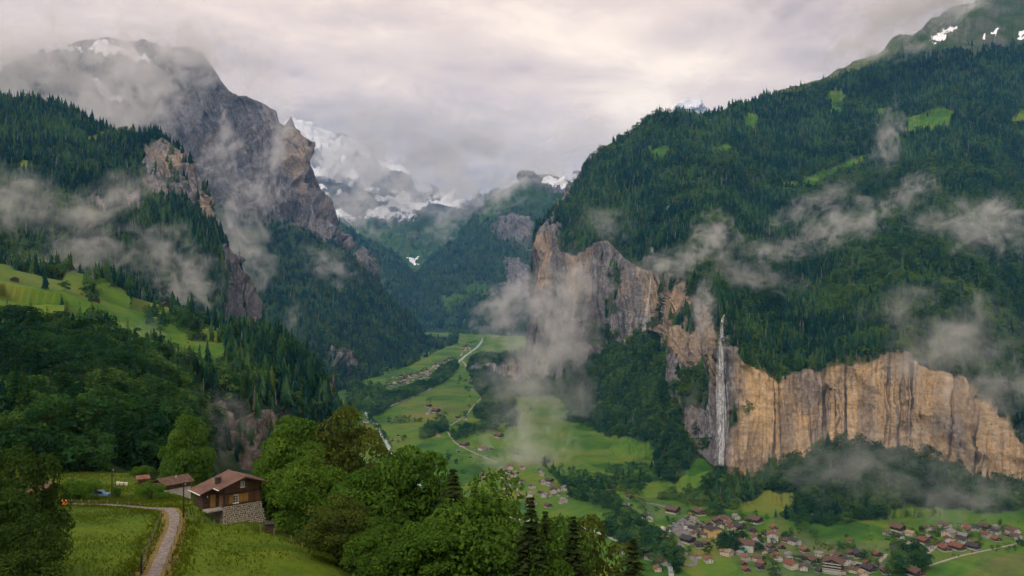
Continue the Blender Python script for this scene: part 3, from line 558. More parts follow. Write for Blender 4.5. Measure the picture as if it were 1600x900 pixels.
def leaf_mesh(name, seed, nclump, n, asp, size, mat, low=.22, clumptint=.5):
    r = np.random.default_rng(seed); p, d, k = crown_points(r, nclump, n, asp, 0, low)
    nd = d + r.normal(size=d.shape) * .55 + np.array((0, 0, .35)); nd /= np.linalg.norm(nd, axis=1)[:, None]
    u = np.cross(nd, r.normal(size=d.shape)); u /= np.linalg.norm(u, axis=1)[:, None] + 1e-9; v = np.cross(nd, u)
    s = size * r.uniform(.55, 1.3, n)[:, None]
    V = np.stack([p - u * s, p - v * s * .62 , p + u * s, p + v * s * .62 + nd * s * .25], 1).reshape(-1, 3)
    ii = np.arange(4 * n).reshape(n, 4); kt = r.random(nclump)[k]
    T = np.clip(clumptint * kt + (1 - clumptint) * r.random(n), 0, 1)
    m = new_mesh(name, V, ii); add_attr(m, 'tint', np.repeat(T, 4)); m.materials.append(M[mat]); return m
def tube(V, F, pts, rads, n=7):
    pts = [Vector(p) for p in pts]; b = len(V)
    for i, (p, q) in enumerate(zip(pts, rads)):
        d = (pts[min(i + 1, len(pts) - 1)] - pts[max(i - 1, 0)]).normalized(); a = d.orthogonal().normalized(); c = d.cross(a)
        for j in range(n):
            w = 6.28318 * j / n; V.append(tuple(p + (a * math.cos(w) + c * math.sin(w)) * q))
    for i in range(len(pts) - 1):
        for j in range(n): F.append((b + i * n + j, b + i * n + (j + 1) % n, b + (i + 1) * n + (j + 1) % n, b + (i + 1) * n + j))
def trunk_mesh(name, seed, asp=.35, r0=.022, limbs=8, top=.75, n=7):
    r = np.random.default_rng(seed); V, F = [], []
    wb = .010 if limbs else .0004
    ax = [(r.normal() * wb * i, r.normal() * wb * i, -.03 + top * i / 6) for i in range(7)]
    tube(V, F, ax, [r0 * (1.25 if i == 0 else 1) * (1 - .12 * i) for i in range(7)], n)
    for k in range(limbs):
        t = .22 + .5 * k / max(limbs, 1); b = np.array((0, 0, top * t * 1.2)); a = 2.4 * k + r.normal() * .3; l = asp * r.uniform(.5, .85)
        tube(V, F, [b, b + np.array((math.cos(a) * l * .5, math.sin(a) * l * .5, .1 + .05 * r.random())), b + np.array((math.cos(a) * l, math.sin(a) * l, .22 + .1 * r.random()))], [r0 * .5, r0 * .33, r0 * .12], 5)
    m = new_mesh(name, V, np.array(F), True); m.materials.append(M['bark']); return m
PROTO = bpy.data.collections.new('tree_shapes')          # shapes only; never linked to the scene
def proto(m):
    o = bpy.data.objects.new(m.name, m); PROTO.objects.link(o); return o
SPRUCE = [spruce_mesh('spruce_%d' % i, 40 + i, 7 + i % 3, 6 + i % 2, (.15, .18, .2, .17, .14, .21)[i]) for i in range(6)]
M['larch'] = leafmat('larch_needles', (.03, .055, .014), (.06, .10, .022), (.10, .15, .03), .3, .6, .8)
M['snag'] = plain('dead_wood', (.09, .08, .07), (.2, .18, .16), 3)
for i_, mt_ in ((0, 'larch'), (1, 'snag')):
    m_ = spruce_mesh('spruce_%d' % (6 + i_), 90 + i_, (8, 9)[i_], (6, 3)[i_], (.16, .05)[i_]); m_.materials.clear(); m_.materials.append(M[mt_]); SPRUCE.append(m_)
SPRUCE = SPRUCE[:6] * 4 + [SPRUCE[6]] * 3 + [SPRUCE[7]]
LEAFY = [leaf_mesh('broadleaf_%d' % i, 60 + i, 16, 420, (.36, .42, .47, .33)[i], .05, 'leaf_far', .12) for i in range(4)]
def gn_group():
    g = bpy.data.node_groups.new('scatter', 'GeometryNodeTree')
    g.interface.new_socket('Geometry', in_out='INPUT', socket_type='NodeSocketGeometry'); g.interface.new_socket('Geometry', in_out='OUTPUT', socket_type='NodeSocketGeometry')
    return g
def forest(name, pts, hts, protos, mat_label, cat):
    """uncountable wood: one object, its trees are instances standing on the points"""
    n = len(pts); m = bpy.data.meshes.new(name); m.vertices.add(n); m.vertices.foreach_set('co', np.asarray(pts, np.float32).ravel())
    rg = np.random.default_rng(n)
    wid = rg.uniform(.85, 1.25, n); add_attr(m, 'siz', np.stack([hts * wid, hts * wid, hts], -1), 'FLOAT_VECTOR')
    add_attr(m, 'rot', np.stack([rg.normal(size=n) * .03, rg.normal(size=n) * .03, rg.uniform(0, 6.28, n)], -1), 'FLOAT_VECTOR'); add_attr(m, 'idx', rg.integers(0, len(protos), n), 'INT')
    g = gn_group(); N = g.nodes; L = g.links
    gi, go = N.new('NodeGroupInput'), N.new('NodeGroupOutput'); ip = N.new('GeometryNodeInstanceOnPoints'); mp = N.new('GeometryNodeMeshToPoints')
    c = bpy.data.collections.new(name + '_shapes')
    for k, pm in enumerate(protos): c.objects.link(bpy.data.objects.new('%s_%02d' % (name, k), pm))
    ci = N.new('GeometryNodeCollectionInfo'); ci.inputs['Collection'].default_value = c; ci.inputs['Separate Children'].default_value = True; ci.inputs['Reset Children'].default_value = True
    def att(nm, t): a = N.new('GeometryNodeInputNamedAttribute'); a.data_type = t; a.inputs['Name'].default_value = nm; return a.outputs['Attribute']
    L.new(gi.outputs[0], mp.inputs['Mesh']); L.new(mp.outputs[0], ip.inputs['Points']); L.new(ci.outputs[0], ip.inputs['Instance'])
    ip.inputs['Pick Instance'].default_value = True
    L.new(att('idx', 'INT'), ip.inputs['Instance Index']); L.new(att('rot', 'FLOAT_VECTOR'), ip.inputs['Rotation']); L.new(att('siz', 'FLOAT_VECTOR'), ip.inputs['Scale'])
    L.new(ip.outputs[0], go.inputs[0])
    o = obj(name, m); md = o.modifiers.new('scatter', 'NODES'); md.node_group = g
    tag(o, mat_label, cat, kind='stuff'); return o
def scatter(S, spacing, seed, rmax=9, pxr=(-170, 1700)):
    """tree feet over a sheet: one per spacing^2 of wooded ground"""
    rg = np.random.default_rng(seed); X = S['X']; n = min(X.shape[0] - 1, 10 ** 6)
    a, b, c, d = X[:-1, :-1], X[:-1, 1:], X[1:, :-1], X[1:, 1:]
    cr = np.cross(b - a, c - a); ar = np.linalg.norm(cr, axis=-1); flat = np.abs(cr[..., 2]) / (ar + 1e-9)
    f = np.clip(S['K']['forest'], 0, 1)[:-1, :-1]; px, py = S['PX'][:-1, :-1], S['PY'][:-1, :-1]
    w = ar * f * np.clip(flat * 1.9, .38, 1) * ((px > pxr[0]) & (px < pxr[1]) & (py > -30))
    N = rg.poisson(w / spacing ** 2); k = np.repeat(np.arange(N.size), N.ravel()); i, j = np.unravel_index(k, N.shape)
    u, v = rg.random((2, len(k), 1)); p = X[i, j] * (1 - u) * (1 - v) + X[i, j + 1] * u * (1 - v) + X[i + 1, j] * (1 - u) * v + X[i + 1, j + 1] * u * v
    lf = np.broadcast_to(S['K']['leafy'], S['PX'].shape)[i, j]; return p, rg.random(len(k)) < lf, rg
def depth_buffer():
    Z = np.full((95, 168), 1e9)
    for S in SHEETS.values():
        qx, qy = project(S['X']); ix = np.clip((qx + 40) // 10, 0, 167).astype(int); iy = np.clip((qy + 20) // 10, 0, 94).astype(int)
        np.minimum.at(Z, (iy.ravel(), ix.ravel()), S['X'][..., 1].ravel())
    return Z
ZB = depth_buffer()
def seen(p, h, slack=1.06):
    """is the top of a tree standing here in front of the nearest hillside?"""
    q = p.copy(); q[:, 2] += h; qx, qy = project(q); ix = np.clip((qx + 40) // 10, 0, 167).astype(int); iy = np.clip((qy + 20) // 10, 0, 94).astype(int)
    return p[:, 1] < ZB[iy, ix] * slack + 60
con, bro = [], []
for nm, sp, hc, hb in (('wooded_hill', 6.3, 22, 17), ('forested_mountain', 8.0, 24, 17), ('great_rock_wall', 12.5, 25, 20), ('far_ridge', 22, 32, 30), ('far_green_shoulder', 20, 32, 30), ('far_valley_head', 34, 34, 30), ('cliff_mountain', 8.2, 25, 17)):
    p, lf, rg = scatter(SHEETS[nm], sp, hash(nm) % 1 + 5)
    h = np.where(lf, hb * rg.uniform(.5, 1.25, len(p)), hc * rg.uniform(.4, 1.25, len(p)))
    ok = seen(p, h); p, lf, h = p[ok], lf[ok], h[ok]
    con.append(np.c_[p[~lf], h[~lf]]); bro.append(np.c_[p[lf], h[lf]])
con = np.concatenate(con); bro = np.concatenate(bro); con[:, 2] -= .5; bro[:, 2] -= .6
print('trees', len(con), len(bro))
# ------------------------------------------------------------------ individual trees (the largest in view), woods behind them as one mass
def floor_z(x, y):
    p = np.array((x, y, 0.0)); return CZ + float(FZ(np.clip(y, 500, 9000))) + float(fbm(p * .006, 4, 3)) * 2.0
R0 = np.array([(735, 604), (770, 640), (790, 665), (850, 735), (880, 765), (960, 772), (1040, 788), (1100, 800), (1180, 806), (1260, 826), (1330, 832), (1450, 822), (1600, 815), (1720, 840)], float)
def ground_at(px, py):
    """where the ground of the valley is seen at a pixel"""
    if px > 735 and py < np.interp(px, R0[:, 0], R0[:, 1]) - 2: return hit(sR, px, py)
    q = on_floor(px, py); q[2] = floor_z(q[0], q[1]); return q
_n2 = {}
SPR_MID = [spruce_near_mesh('spruce_mid_%d' % i, 140 + i, 24, 8, 3, (.16, .19, .22)[i], 'spruce_mid') for i in range(3)] if 'spruce_mid' in M else None
LEAF_MID = [leaf_mesh('broadleaf_mid_%d' % i, 160 + i, 26, 2200, (.34, .40, .46)[i], .030, 'leaf_far', .10) for i in range(3)]
TRK_MID = trunk_mesh('trunk_mid', 7, .35, .018, 5, .7, 5)
TRK_SPR = trunk_mesh('trunk_spruce', 8, .1, .012, 0, .93, 5)
def tree(name, loc, h, crown, trunk, label, group=None, wid=1.0, rot=None, cat='tree', rg=random.Random(5)):
    e = empty(name, loc, rg.uniform(0, 6.28) if rot is None else rot); e.scale = (h * wid, h * wid, h)
    obj('crown', crown, None, e); obj('trunk', trunk, None, e)
    tag(e, label, cat, group); return e
VT = []       # trees of the valley floor: (x, y, z, height)
def vpatch(poly, spacing, seed, h=15):
    rg = np.random.default_rng(seed); a = np.array(poly, float); q0, q1 = a.min(0), a.max(0)
    d0, d1 = floor_D(q1[1]), floor_D(q0[1]); x0, x1 = min((q0[0] - 800) / FX * d for d in (d0, d1)), max((q1[0] - 800) / FX * d for d in (d0, d1))
    n = int((d1 - d0) * (x1 - x0) / spacing ** 2); x = rg.uniform(x0, x1, n); y = rg.uniform(d0, d1, n)
    qx, qy = project(np.stack([x, y, CZ + FZ(y)], -1)); ok = inpoly(qx, qy, poly)
    for i in np.nonzero(ok)[0]: VT.append((x[i], y[i], floor_z(x[i], y[i]) - .5, h * rg.uniform(.55, 1.2)))
vpatch([(575, 650), (588, 628), (620, 614), (650, 604), (672, 600), (676, 590), (690, 575), (712, 566), (716, 574), (704, 590), (690, 600), (665, 612), (640, 624), (612, 633), (592, 652)], 9.5, 1, 17)
vpatch([(538, 642), (545, 606), (575, 602), (600, 605), (612, 616), (585, 625), (572, 645)], 14, 2)
vpatch([(655, 682), (662, 670), (690, 662), (698, 665), (700, 675), (680, 682), (660, 687)], 8.5, 3)
vpatch([(704, 686), (708, 673), (722, 670), (750, 670), (765, 664), (778, 674), (745, 680), (720, 686)], 9, 4)
vpatch([(728, 580), (735, 562), (752, 554), (800, 560), (800, 600), (760, 598), (745, 590)], 11, 5, 18)
vpatch([(765, 602), (800, 600), (810, 670), (760, 660), (742, 652), (740, 642), (760, 622)], 10, 6, 17)
vpatch([(872, 775), (900, 762), (930, 764), (952, 772), (962, 787), (985, 800), (1000, 815), (1038, 850), (1056, 858), (1068, 878), (1060, 900), (1010, 880), (985, 860), (950, 842), (940, 822), (955, 805), (920, 785)], 9.5, 7, 16)
vpatch([(1124, 872), (1120, 858), (1135, 845), (1160, 840), (1178, 842), (1165, 862), (1140, 868)], 9, 8, 14)
vpatch([(1390, 905), (1392, 880), (1405, 865), (1432, 862), (1450, 880), (1448, 892), (1420, 905)], 8.5, 9, 16)
vpatch([(1190, 905), (1196, 888), (1215, 885), (1215, 905)], 8, 10, 14)
vpatch([(1105, 805), (1108, 795), (1132, 795), (1132, 808)], 8, 11, 14)
vpatch([(1225, 845), (1235, 822), (1262, 818), (1275, 840), (1250, 848)], 11, 12, 11)
vpatch([(860, 745), (870, 730), (905, 735), (950, 748), (990, 770), (970, 775), (900, 760)], 13, 13, 9)
for seed_, (bx, by, bw, bh, nn) in enumerate([(1300, 865, 120, 24, 80), (1500, 845, 100, 20, 70), (1120, 840, 80, 36, 60), (660, 592, 45, 10, 26), (735, 530, 20, 12, 16), (960, 770, 45, 14, 18)]):
    rr_ = np.random.default_rng(300 + seed_)
    for k in range(nn):
        a_, b_ = bx + bw * rr_.uniform(-1, 1), by + bh * rr_.uniform(-1, 1); g = ground_at(a_, b_); VT.append((g[0], g[1], g[2] - .4, rr_.uniform(4, 9)))
for (a, b, h) in [(608, 661, 16), (622, 660, 18), (630, 660, 18), (640, 660, 17), (648, 660, 10), (655, 660, 9), (696, 656, 18), (684, 656, 17), (688, 657, 15), (727, 652, 15), (733, 637, 12), (671, 630, 14), (728, 611, 18), (732, 612, 15), (719, 597, 20), (734, 622, 9), (632, 690, 14), (622, 692, 8), (701, 720, 15), (712, 727, 12), (810, 682, 14), (998, 782, 17), (1052, 775, 16), (1076, 764, 9), (896, 740, 14), (903, 760, 12), (1002, 795, 15), (1040, 782, 12), (724, 741, 9), (700, 706, 7), (560, 612, 14), (552, 618, 13), (565, 628, 14), (1312, 858, 10), (1322, 862, 12), (1397, 852, 15), (1288, 858, 9), (1349, 876, 12), (1188, 862, 15), (1105, 868, 11), (1060, 866, 12), (1130, 850, 14), (1466, 838, 11), (1441, 832, 9), (1535, 835, 11), (1515, 838, 10), (1570, 830, 10), (1440, 845, 9), (1472, 852, 8)]:
    g = ground_at(a, b); VT.append((g[0], g[1], g[2] - .4, h))
def hedge(L, h, gap, seed):
    rg = np.random.default_rng(seed); q = [on_floor(a, b) for a, b in L]
    for p_, n_ in zip(q[:-1], q[1:]):
        k = max(2, int(np.linalg.norm(n_ - p_) / gap))
        for t in rg.random(k): w = p_ * (1 - t) + n_ * t + rg.normal(size=3) * 2.0; VT.append((w[0], w[1], floor_z(w[0], w[1]) - .4, h * rg.uniform(.5, 1.2)))
hedge([(604, 662), (660, 660), (700, 655), (722, 652)], 9, 9, 1); hedge([(600, 690), (640, 684), (700, 680)], 6, 16, 2); hedge([(700, 690), (760, 678), (800, 668)], 8, 12, 3); hedge([(612, 700), (590, 668), (574, 650)], 9, 8, 4)
hedge([(590, 600), (640, 588), (690, 566), (720, 556)], 8, 22, 5); hedge([(700, 606), (740, 592), (752, 575)], 8, 26, 6); hedge([(660, 640), (700, 632), (750, 628)], 6, 30, 7); hedge([(700, 722), (760, 716), (800, 712), (850, 720)], 7, 14, 8)
hedge([(720, 545), (740, 535), (760, 530)], 10, 22, 9); hedge([(985, 812), (1010, 800), (1060, 796)], 6, 8, 10); hedge([(1290, 862), (1360, 856), (1400, 850)], 5, 14, 11); hedge([(1430, 888), (1500, 868), (1600, 846)], 4, 9, 12); hedge([(1380, 842), (1450, 826), (1600, 818)], 6, 12, 13)
VT = np.array(VT)
NB, NC = 300, 300
def split_nearest(A, n, dmax=1e9):
    sz = A[:, 3] / A[:, 1]; qx, qy = project(A[:, :3] + np.array((0, 0, 1.0)) * A[:, 3:4] * .6); sz = np.where((qx > 4) & (qx < 1596) & (qy > 4) & (qy < 890), sz, 0)
    o = np.argsort(-sz); return A[o[:n]], A[o[n:]]
# occlusion by the terrace in the foreground is checked so that the individuals are ones the photograph shows
def clear_of_terrace(A):
    t = np.linspace(.12, .94, 24); ok = np.ones(len(A), bool); top = A[:, :3] + np.array((0, 0, 1.0)) * A[:, 3:4] * .9
    for k in t:
        q = top * k + np.array((0, 0, CZ)) * (1 - k); near = (np.abs(q[:, 0]) < 420) & (q[:, 1] < 600)
        z = np.full(len(A), -1e9); z[near] = terrace_z(q[near, 0], q[near, 1]); ok &= q[:, 2] > z + .5
    return ok
con_v = con[clear_of_terrace(con)]; bro_v = bro[clear_of_terrace(bro)]
conI, conR = split_nearest(con_v, NC - 12)
allb = np.concatenate([bro_v, VT]); broI, broR = split_nearest(allb, NB - 30)
def region(p):
    px, py = project(p); px, py = float(px), float(py)
    if p[1] > 1700: return ('beside the river in the far part of the valley', 'trees along the far river')
    if px > 1100: return ('among the village houses and gardens', 'trees in the village')
    if px > 560: return ('by the stream and lanes at the near end of the valley', 'trees by the stream near the village')
    if p[1] < 420: rows = ('in the front row' if p[1] < 285 else 'in the second row' if p[1] < 315 else 'in the third row' if p[1] < 355 else 'upslope') + ' of the left wood, '; gr = 'trees of the wood behind the meadow'
    else: rows = ('low' if p[1] < 500 else 'half-way up' if p[1] < 600 else 'high') + ' on the hill, '; gr = 'trees of the wooded hill'
    z = ('at the left edge', 'above the barn', 'above the dark shrub', 'above the far power pole', 'above the orange-roofed shed', 'above the low house', 'behind the tall green tree', 'left of the pale rocks', 'above the pale rocks', 'above the chalet roof', 'right of the chalet')
    k = int(np.searchsorted([30, 90, 150, 200, 232, 280, 315, 345, 385, 440], px)); return (rows + z[k], gr)
for i, q in enumerate(conI):
    r_ = region(q[:3]); tree('spruce_tree', q[:3], q[3], SPR_MID[i % 3], TRK_SPR, ('tall' if q[3] > 22 else 'smaller') + ' dark spruce ' + r_[0], r_[1] + ', spruces', random.Random(i).uniform(.85, 1.2))
for i, q in enumerate(broI):
    r_ = region(q[:3]); tree('broadleaf_tree', q[:3], q[3], LEAF_MID[i % 3], TRK_MID, ('big' if q[3] > 16 else 'small') + ' green tree ' + r_[0], r_[1] + ', broadleaves', random.Random(i).uniform(.85, 1.2))
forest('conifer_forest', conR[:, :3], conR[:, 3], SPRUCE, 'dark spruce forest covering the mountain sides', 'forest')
forest('broadleaf_wood', broR[:, :3], broR[:, 3], LEAFY, 'lighter green broadleaf woods on the lower slopes', 'forest')
# --- the big trees in the foreground
LN = [leaf_mesh('leaves_a', 201, 60, 16000, .40, .0165, 'leaf', .10, .45), leaf_mesh('leaves_b', 202, 70, 16000, .46, .0165, 'leaf', .08, .45), leaf_mesh('leaves_c', 203, 52, 14000, .36, .017, 'leaf', .12, .45),
      leaf_mesh('leaves_dark', 204, 64, 18000, .44, .0165, 'leaf_dark', .06, .4), leaf_mesh('leaves_olive', 205, 60, 15000, .42, .0165, 'leaf_olive', .08, .4)]
TN = [trunk_mesh('trunk_near_%d' % i, 30 + i, .24, .018, 9, .70, 9) for i in range(3)]
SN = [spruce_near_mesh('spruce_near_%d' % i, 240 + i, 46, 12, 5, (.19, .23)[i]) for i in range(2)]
TS = trunk_mesh('trunk_spruce_near', 9, .1, .013, 0, .95, 8)
def placed(px, py_top, D, wpx, kind, label, hmin=6, group=None, name=None):
    """a tree whose top shows at (px, py_top); it stands on the slope below"""
    t = P(px, py_top, D); gz = float(terrace_z(t[0], t[1])); h = max(hmin, t[2] - gz)
    asp = (.40, .46, .36, .44, .42)[kind] if kind < 9 else (.19, .23)[kind - 9]
    if kind >= 9: wpx *= 2.2
    w = wpx * D / FX / (2 * asp * h)
    sp = kind >= 9
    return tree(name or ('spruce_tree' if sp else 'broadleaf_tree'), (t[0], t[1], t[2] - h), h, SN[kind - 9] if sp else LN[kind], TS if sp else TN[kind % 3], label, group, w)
placed(545, 652, 150, 145, 4, 'olive-brown crowned tree rising highest of the clump right of the chalet')
placed(468, 656, 152, 120, 0, 'green round-crowned tree just right of the chalet roof, behind the olive crown')
placed(640, 694, 140, 140, 2, 'yellow-green tree in the middle of the foreground clump')
placed(478, 712, 138, 115, 1, 'broad green tree leaning over the slope beside the chalet')
placed(560, 738, 130, 130, 0, 'deep green tree in front of the olive crown')
placed(760, 772, 116, 215, 1, 'largest bright green tree at the bottom centre of the photo')
placed(668, 812, 110, 120, 2, 'bright green tree at the bottom edge left of the largest tree')
placed(528, 780, 118, 110, 4, 'olive leafy tree at the edge of the lower meadow')
placed(600, 822, 112, 110, 1, 'dark green tree at the bottom edge right of the meadow')
placed(430, 700, 165, 70, 2, 'green tree directly behind the right gable of the chalet')
placed(925, 828, 128, 165, 4, 'olive-green tree between two dark spruces at the bottom')
placed(862, 818, 122, 130, 0, 'yellowish green tree right of the largest bright tree')
placed(700, 760, 138, 90, 0, 'green tree beneath the reddish spruce top')
placed(845, 868, 108, 120, 1, 'green leafy tree cut by the bottom edge under the middle spruce')
placed(708, 724, 132, 72, 10, 'broad reddish-brown spruce rising behind the foreground clump')
placed(742, 752, 130, 55, 9, 'small dark spruce beside the reddish spruce')
placed(829, 768, 108, 62, 9, 'dark spruce standing right of the largest bright tree')
placed(852, 790, 112, 46, 9, 'slim spruce behind the dark spruce right of the bright tree')
placed(896, 796, 112, 64, 10, 'brownish spruce between the dark spruces above the village')
placed(989, 830, 112, 80, 10, 'dark lone spruce at the bottom edge before the village')
for k, (a, b, d, w, kd) in enumerate([(590, 770, 160, 120, 0), (650, 800, 150, 110, 3), (500, 770, 160, 120, 3), (800, 840, 135, 120, 3), (560, 700, 175, 90, 3), (420, 745, 170, 60, 3), (620, 745, 170, 100, 3), (455, 780, 150, 80, 3)]):
    placed(a, b, d, w, kd, 'shaded tree in the foreground clump, ' + ('behind the deep green tree', 'left of the largest bright tree', 'under the olive crown', 'behind the largest bright tree', 'below the olive crown at the back', 'right behind the chalet store', 'behind the yellow-green tree', 'at the clump edge by the chalet store')[k], group='shaded trees inside the foreground clump')
placed(25, 690, 92, 130, 3, 'large dark tree at the left edge of the photo')
placed(-10, 740, 84, 150, 3, 'dark tree cut by the left edge of the photo')
placed(45, 800, 80, 95, 3, 'lower dark leafy tree at the left edge beside the meadow')
placed(20, 860, 76, 120, 3, 'dark leafy tree in the bottom left corner')
placed(296, 652, 214, 66, 0, 'tall green tree standing behind the low house')
placed(265, 690, 240, 40, 2, 'pale green tree left of the tall tree')
def shrub(px, py, D, wpx, hpx, kind, label, nm='shrub'):
    t = P(px, py, D); z = float(terrace_z(t[0], t[1])); h = hpx * D / FX; asp = .95
    e = empty(nm, (t[0], t[1], z - .08 * h), .7 * px); e.scale = (wpx * D / FX / (2 * asp),) * 2 + (h,)
    obj('foliage', SHR[kind % 2], None, e); obj('stem', TRK_MID, None, e); tag(e, label, 'shrub')
SHR = [leaf_mesh('shrub_leaves_a', 221, 34, 6000, .95, .045, 'leaf_dark', .0, .4), leaf_mesh('shrub_leaves_b', 222, 34, 6000, .95, .045, 'leaf', .0, .4)]
shrub(130, 776, 178, 62, 28, 3, 'dark spreading shrub beside the blue car')
shrub(236, 777, 176, 48, 24, 1, 'dark green round bush before the low house')
shrub(256, 779, 172, 26, 12, 1, 'low bush to the right of the round bush')
shrub(182, 776, 181, 14, 16, 1, 'small sapling by the far power pole')
shrub(222, 748, 222, 34, 16, 1, 'bush behind the small orange-roofed shed')
shrub(300, 752, 212, 30, 30, 3, 'dark shrub against the tall tree')
shrub(345, 742, 185, 60, 40, 1, 'light green bushes behind the chalet ridge')
shrub(395, 745, 178, 50, 34, 1, 'light green bush behind the right eave of the chalet')
for k, (a, b, d) in enumerate([(70, 738, 236), (95, 737, 238), (125, 738, 238), (150, 739, 237), (178, 741, 238), (205, 742, 240), (240, 744, 245), (265, 746, 248), (45, 738, 232), (20, 738, 232)]):
    pass
# ------------------------------------------------------------------ building helpers
class MB:
    """collects boxes, prisms and tubes into one mesh"""
    def __init__(s): s.V, s.Q, s.T = [], [], []
    def box(s, x0, x1, y0, y1, z0, z1):
        b = len(s.V); s.V += [(x, y, z) for z in (z0, z1) for y in (y0, y1) for x in (x0, x1)]
        s.Q += [tuple(b + i for i in f) for f in ((0, 2, 3, 1), (4, 5, 7, 6), (0, 1, 5, 4), (2, 6, 7, 3), (0, 4, 6, 2), (1, 3, 7, 5))]; return s
    def hexa(s, c):
        """8 corners: bottom 4 (ccw) then top 4"""
        b = len(s.V); s.V += [tuple(q) for q in c]
        s.Q += [tuple(b + i for i in f) for f in ((3, 2, 1, 0), (4, 5, 6, 7), (0, 1, 5, 4), (1, 2, 6, 5), (2, 3, 7, 6), (3, 0, 4, 7))]; return s
    def gable(s, x0, x1, y0, y1, ze, zr, z0, xr=None):
        """house body: gable ends at y0 and y1, ridge along y"""
        xr = (x0 + x1) / 2 if xr is None else xr; b = len(s.V)
        for y in (y0, y1): s.V += [(x0, y, z0), (x1, y, z0), (x1, y, ze), (xr, y, zr), (x0, y, ze)]
        s.Q += [(b, b + 1, b + 6, b + 5), (b + 1, b + 2, b + 7, b + 6), (b + 2, b + 3, b + 8, b + 7), (b + 3, b + 4, b + 9, b + 8), (b + 4, b, b + 5, b + 9), (b, b + 4, b + 2, b + 1), (b + 5, b + 6, b + 7, b + 9)]
        s.T += [(b + 2, b + 4, b + 3), (b + 7, b + 8, b + 9)]; return s
    def slab(s, p, q, r_, t, th=.16):
        """roof plane p q (eave) r t (ridge), given thickness downwards"""
        n = [Vector(v) for v in (p, q, r_, t)]; d = Vector((0, 0, -th)); return s.hexa([*(v + d for v in n), *n])
    def tube(s, pts, rads, n=7): tube(s.V, s.Q, pts, rads if hasattr(rads, '__len__') else [rads] * len(pts), n); return s
    def mesh(s, name, mat, smooth=False):
        m = new_mesh(name, s.V, [np.array(s.Q).reshape(-1, 4), np.array(s.T).reshape(-1, 3)], smooth); m.materials.append(mat); return m
M['wood'] = plain('dark_timber', (.022, .013, .008), (.075, .045, .026), 2.2, stretch=(.6, .6, 7), bump=.5, bscale=6)
M['wood_brown'] = plain('brown_timber', (.06, .030, .014), (.16, .085, .042), 1.6, stretch=(.5, .5, 6), bump=.4, bscale=6)
M['shutter'] = plain('shutter_timber', (.22, .115, .03), (.34, .19, .05), 6, stretch=(6, 6, .7))
M['door'] = plain('door_timber', (.16, .085, .022), (.26, .14, .04), 5, stretch=(6, 6, .6))
M['white'] = plain('white_paint', (.62, .60, .55), (.78, .76, .72), 2)
M['stucco'] = plain('white_stucco', (.34, .32, .28), (.54, .51, .46), .8)
M['cream'] = plain('cream_stucco', (.42, .36, .26), (.56, .50, .38), .8)
M['yellow'] = plain('yellow_stucco', (.50, .33, .10), (.62, .43, .16), .8)
M['glass'] = plain('window_glass', (.02, .025, .03), (.06, .07, .08), .7, rough=.15)
M['concrete'] = plain('concrete', (.18, .165, .14), (.34, .31, .27), 2, bump=.3)
M['r_red'] = plain('roof_red', (.11, .042, .03), (.19, .075, .05), 1.3, stretch=(1, 1, 1), bump=.4, bscale=9)
M['r_orange'] = plain('roof_orange', (.12, .055, .036), (.21, .10, .065), 1.3, bump=.4, bscale=9)
M['r_brown'] = plain('roof_brown', (.06, .035, .025), (.13, .075, .055), 1.3, bump=.4, bscale=9)
M['r_dark'] = plain('roof_dark', (.022, .02, .022), (.06, .052, .05), 1.3, bump=.4, bscale=9)
M['r_grey'] = plain('roof_grey', (.12, .11, .11), (.24, .22, .215), 1.3, bump=.4, bscale=9)
M['r_tan'] = plain('roof_tan', (.20, .13, .08), (.32, .22, .15), 1.3, bump=.4, bscale=9)
M['chalet_roof'] = plain('chalet_roof', (.09, .043, .031), (.165, .088, .064), .7, rough=.6, stretch=(1, .5, 1), bump=.3, lo=.3, hi=.72)
M['stone'] = plain('field_stone', (.16, .135, .10), (.52, .46, .37), 2.4, bump=.6, bscale=14)
M['mortar'] = plain('mortar', (.07, .06, .045), (.15, .13, .10), 3)
M['post'] = plain('weathered_post', (.10, .085, .055), (.26, .22, .15), 4, stretch=(4, 4, .6))
M['pole'] = plain('tarred_pole', (.014, .012, .010), (.045, .038, .03), 4, stretch=(4, 4, .6))
M['wire'] = plain('fence_wire', (.05, .05, .045), (.11, .105, .095), 3, rough=.6)
M['asphalt'] = plain('asphalt', (.10, .095, .09), (.19, .18, .17), .12, coord='Object')
M['gravel'] = plain('gravel_track', (.10, .085, .075), (.26, .225, .205), 1.6, bump=.7, bscale=10, detail=8)
M['pale_road'] = plain('pale_lane', (.22, .19, .15), (.34, .30, .25), .15)
M['verge'] = plain('dry_verge', (.10, .075, .014), (.19, .135, .03), 1.4, bump=.8, bscale=6, detail=8)
M['orange'] = plain('orange_plastic', (.72, .17, .025), (.85, .24, .04), 2, rough=.45)
M['blue'] = plain('blue_paint', (.10, .22, .42), (.22, .36, .58), .7, rough=.3)
M['tyre'] = plain('tyre', (.012, .012, .012), (.03, .03, .03), 4)
M['green_awning'] = plain('green_awning', (.01, .26, .13), (.02, .36, .20), 2)
def tz(px, py, D):
    q = P(px, py, D); q[2] = float(terrace_z(q[0], q[1])); return q
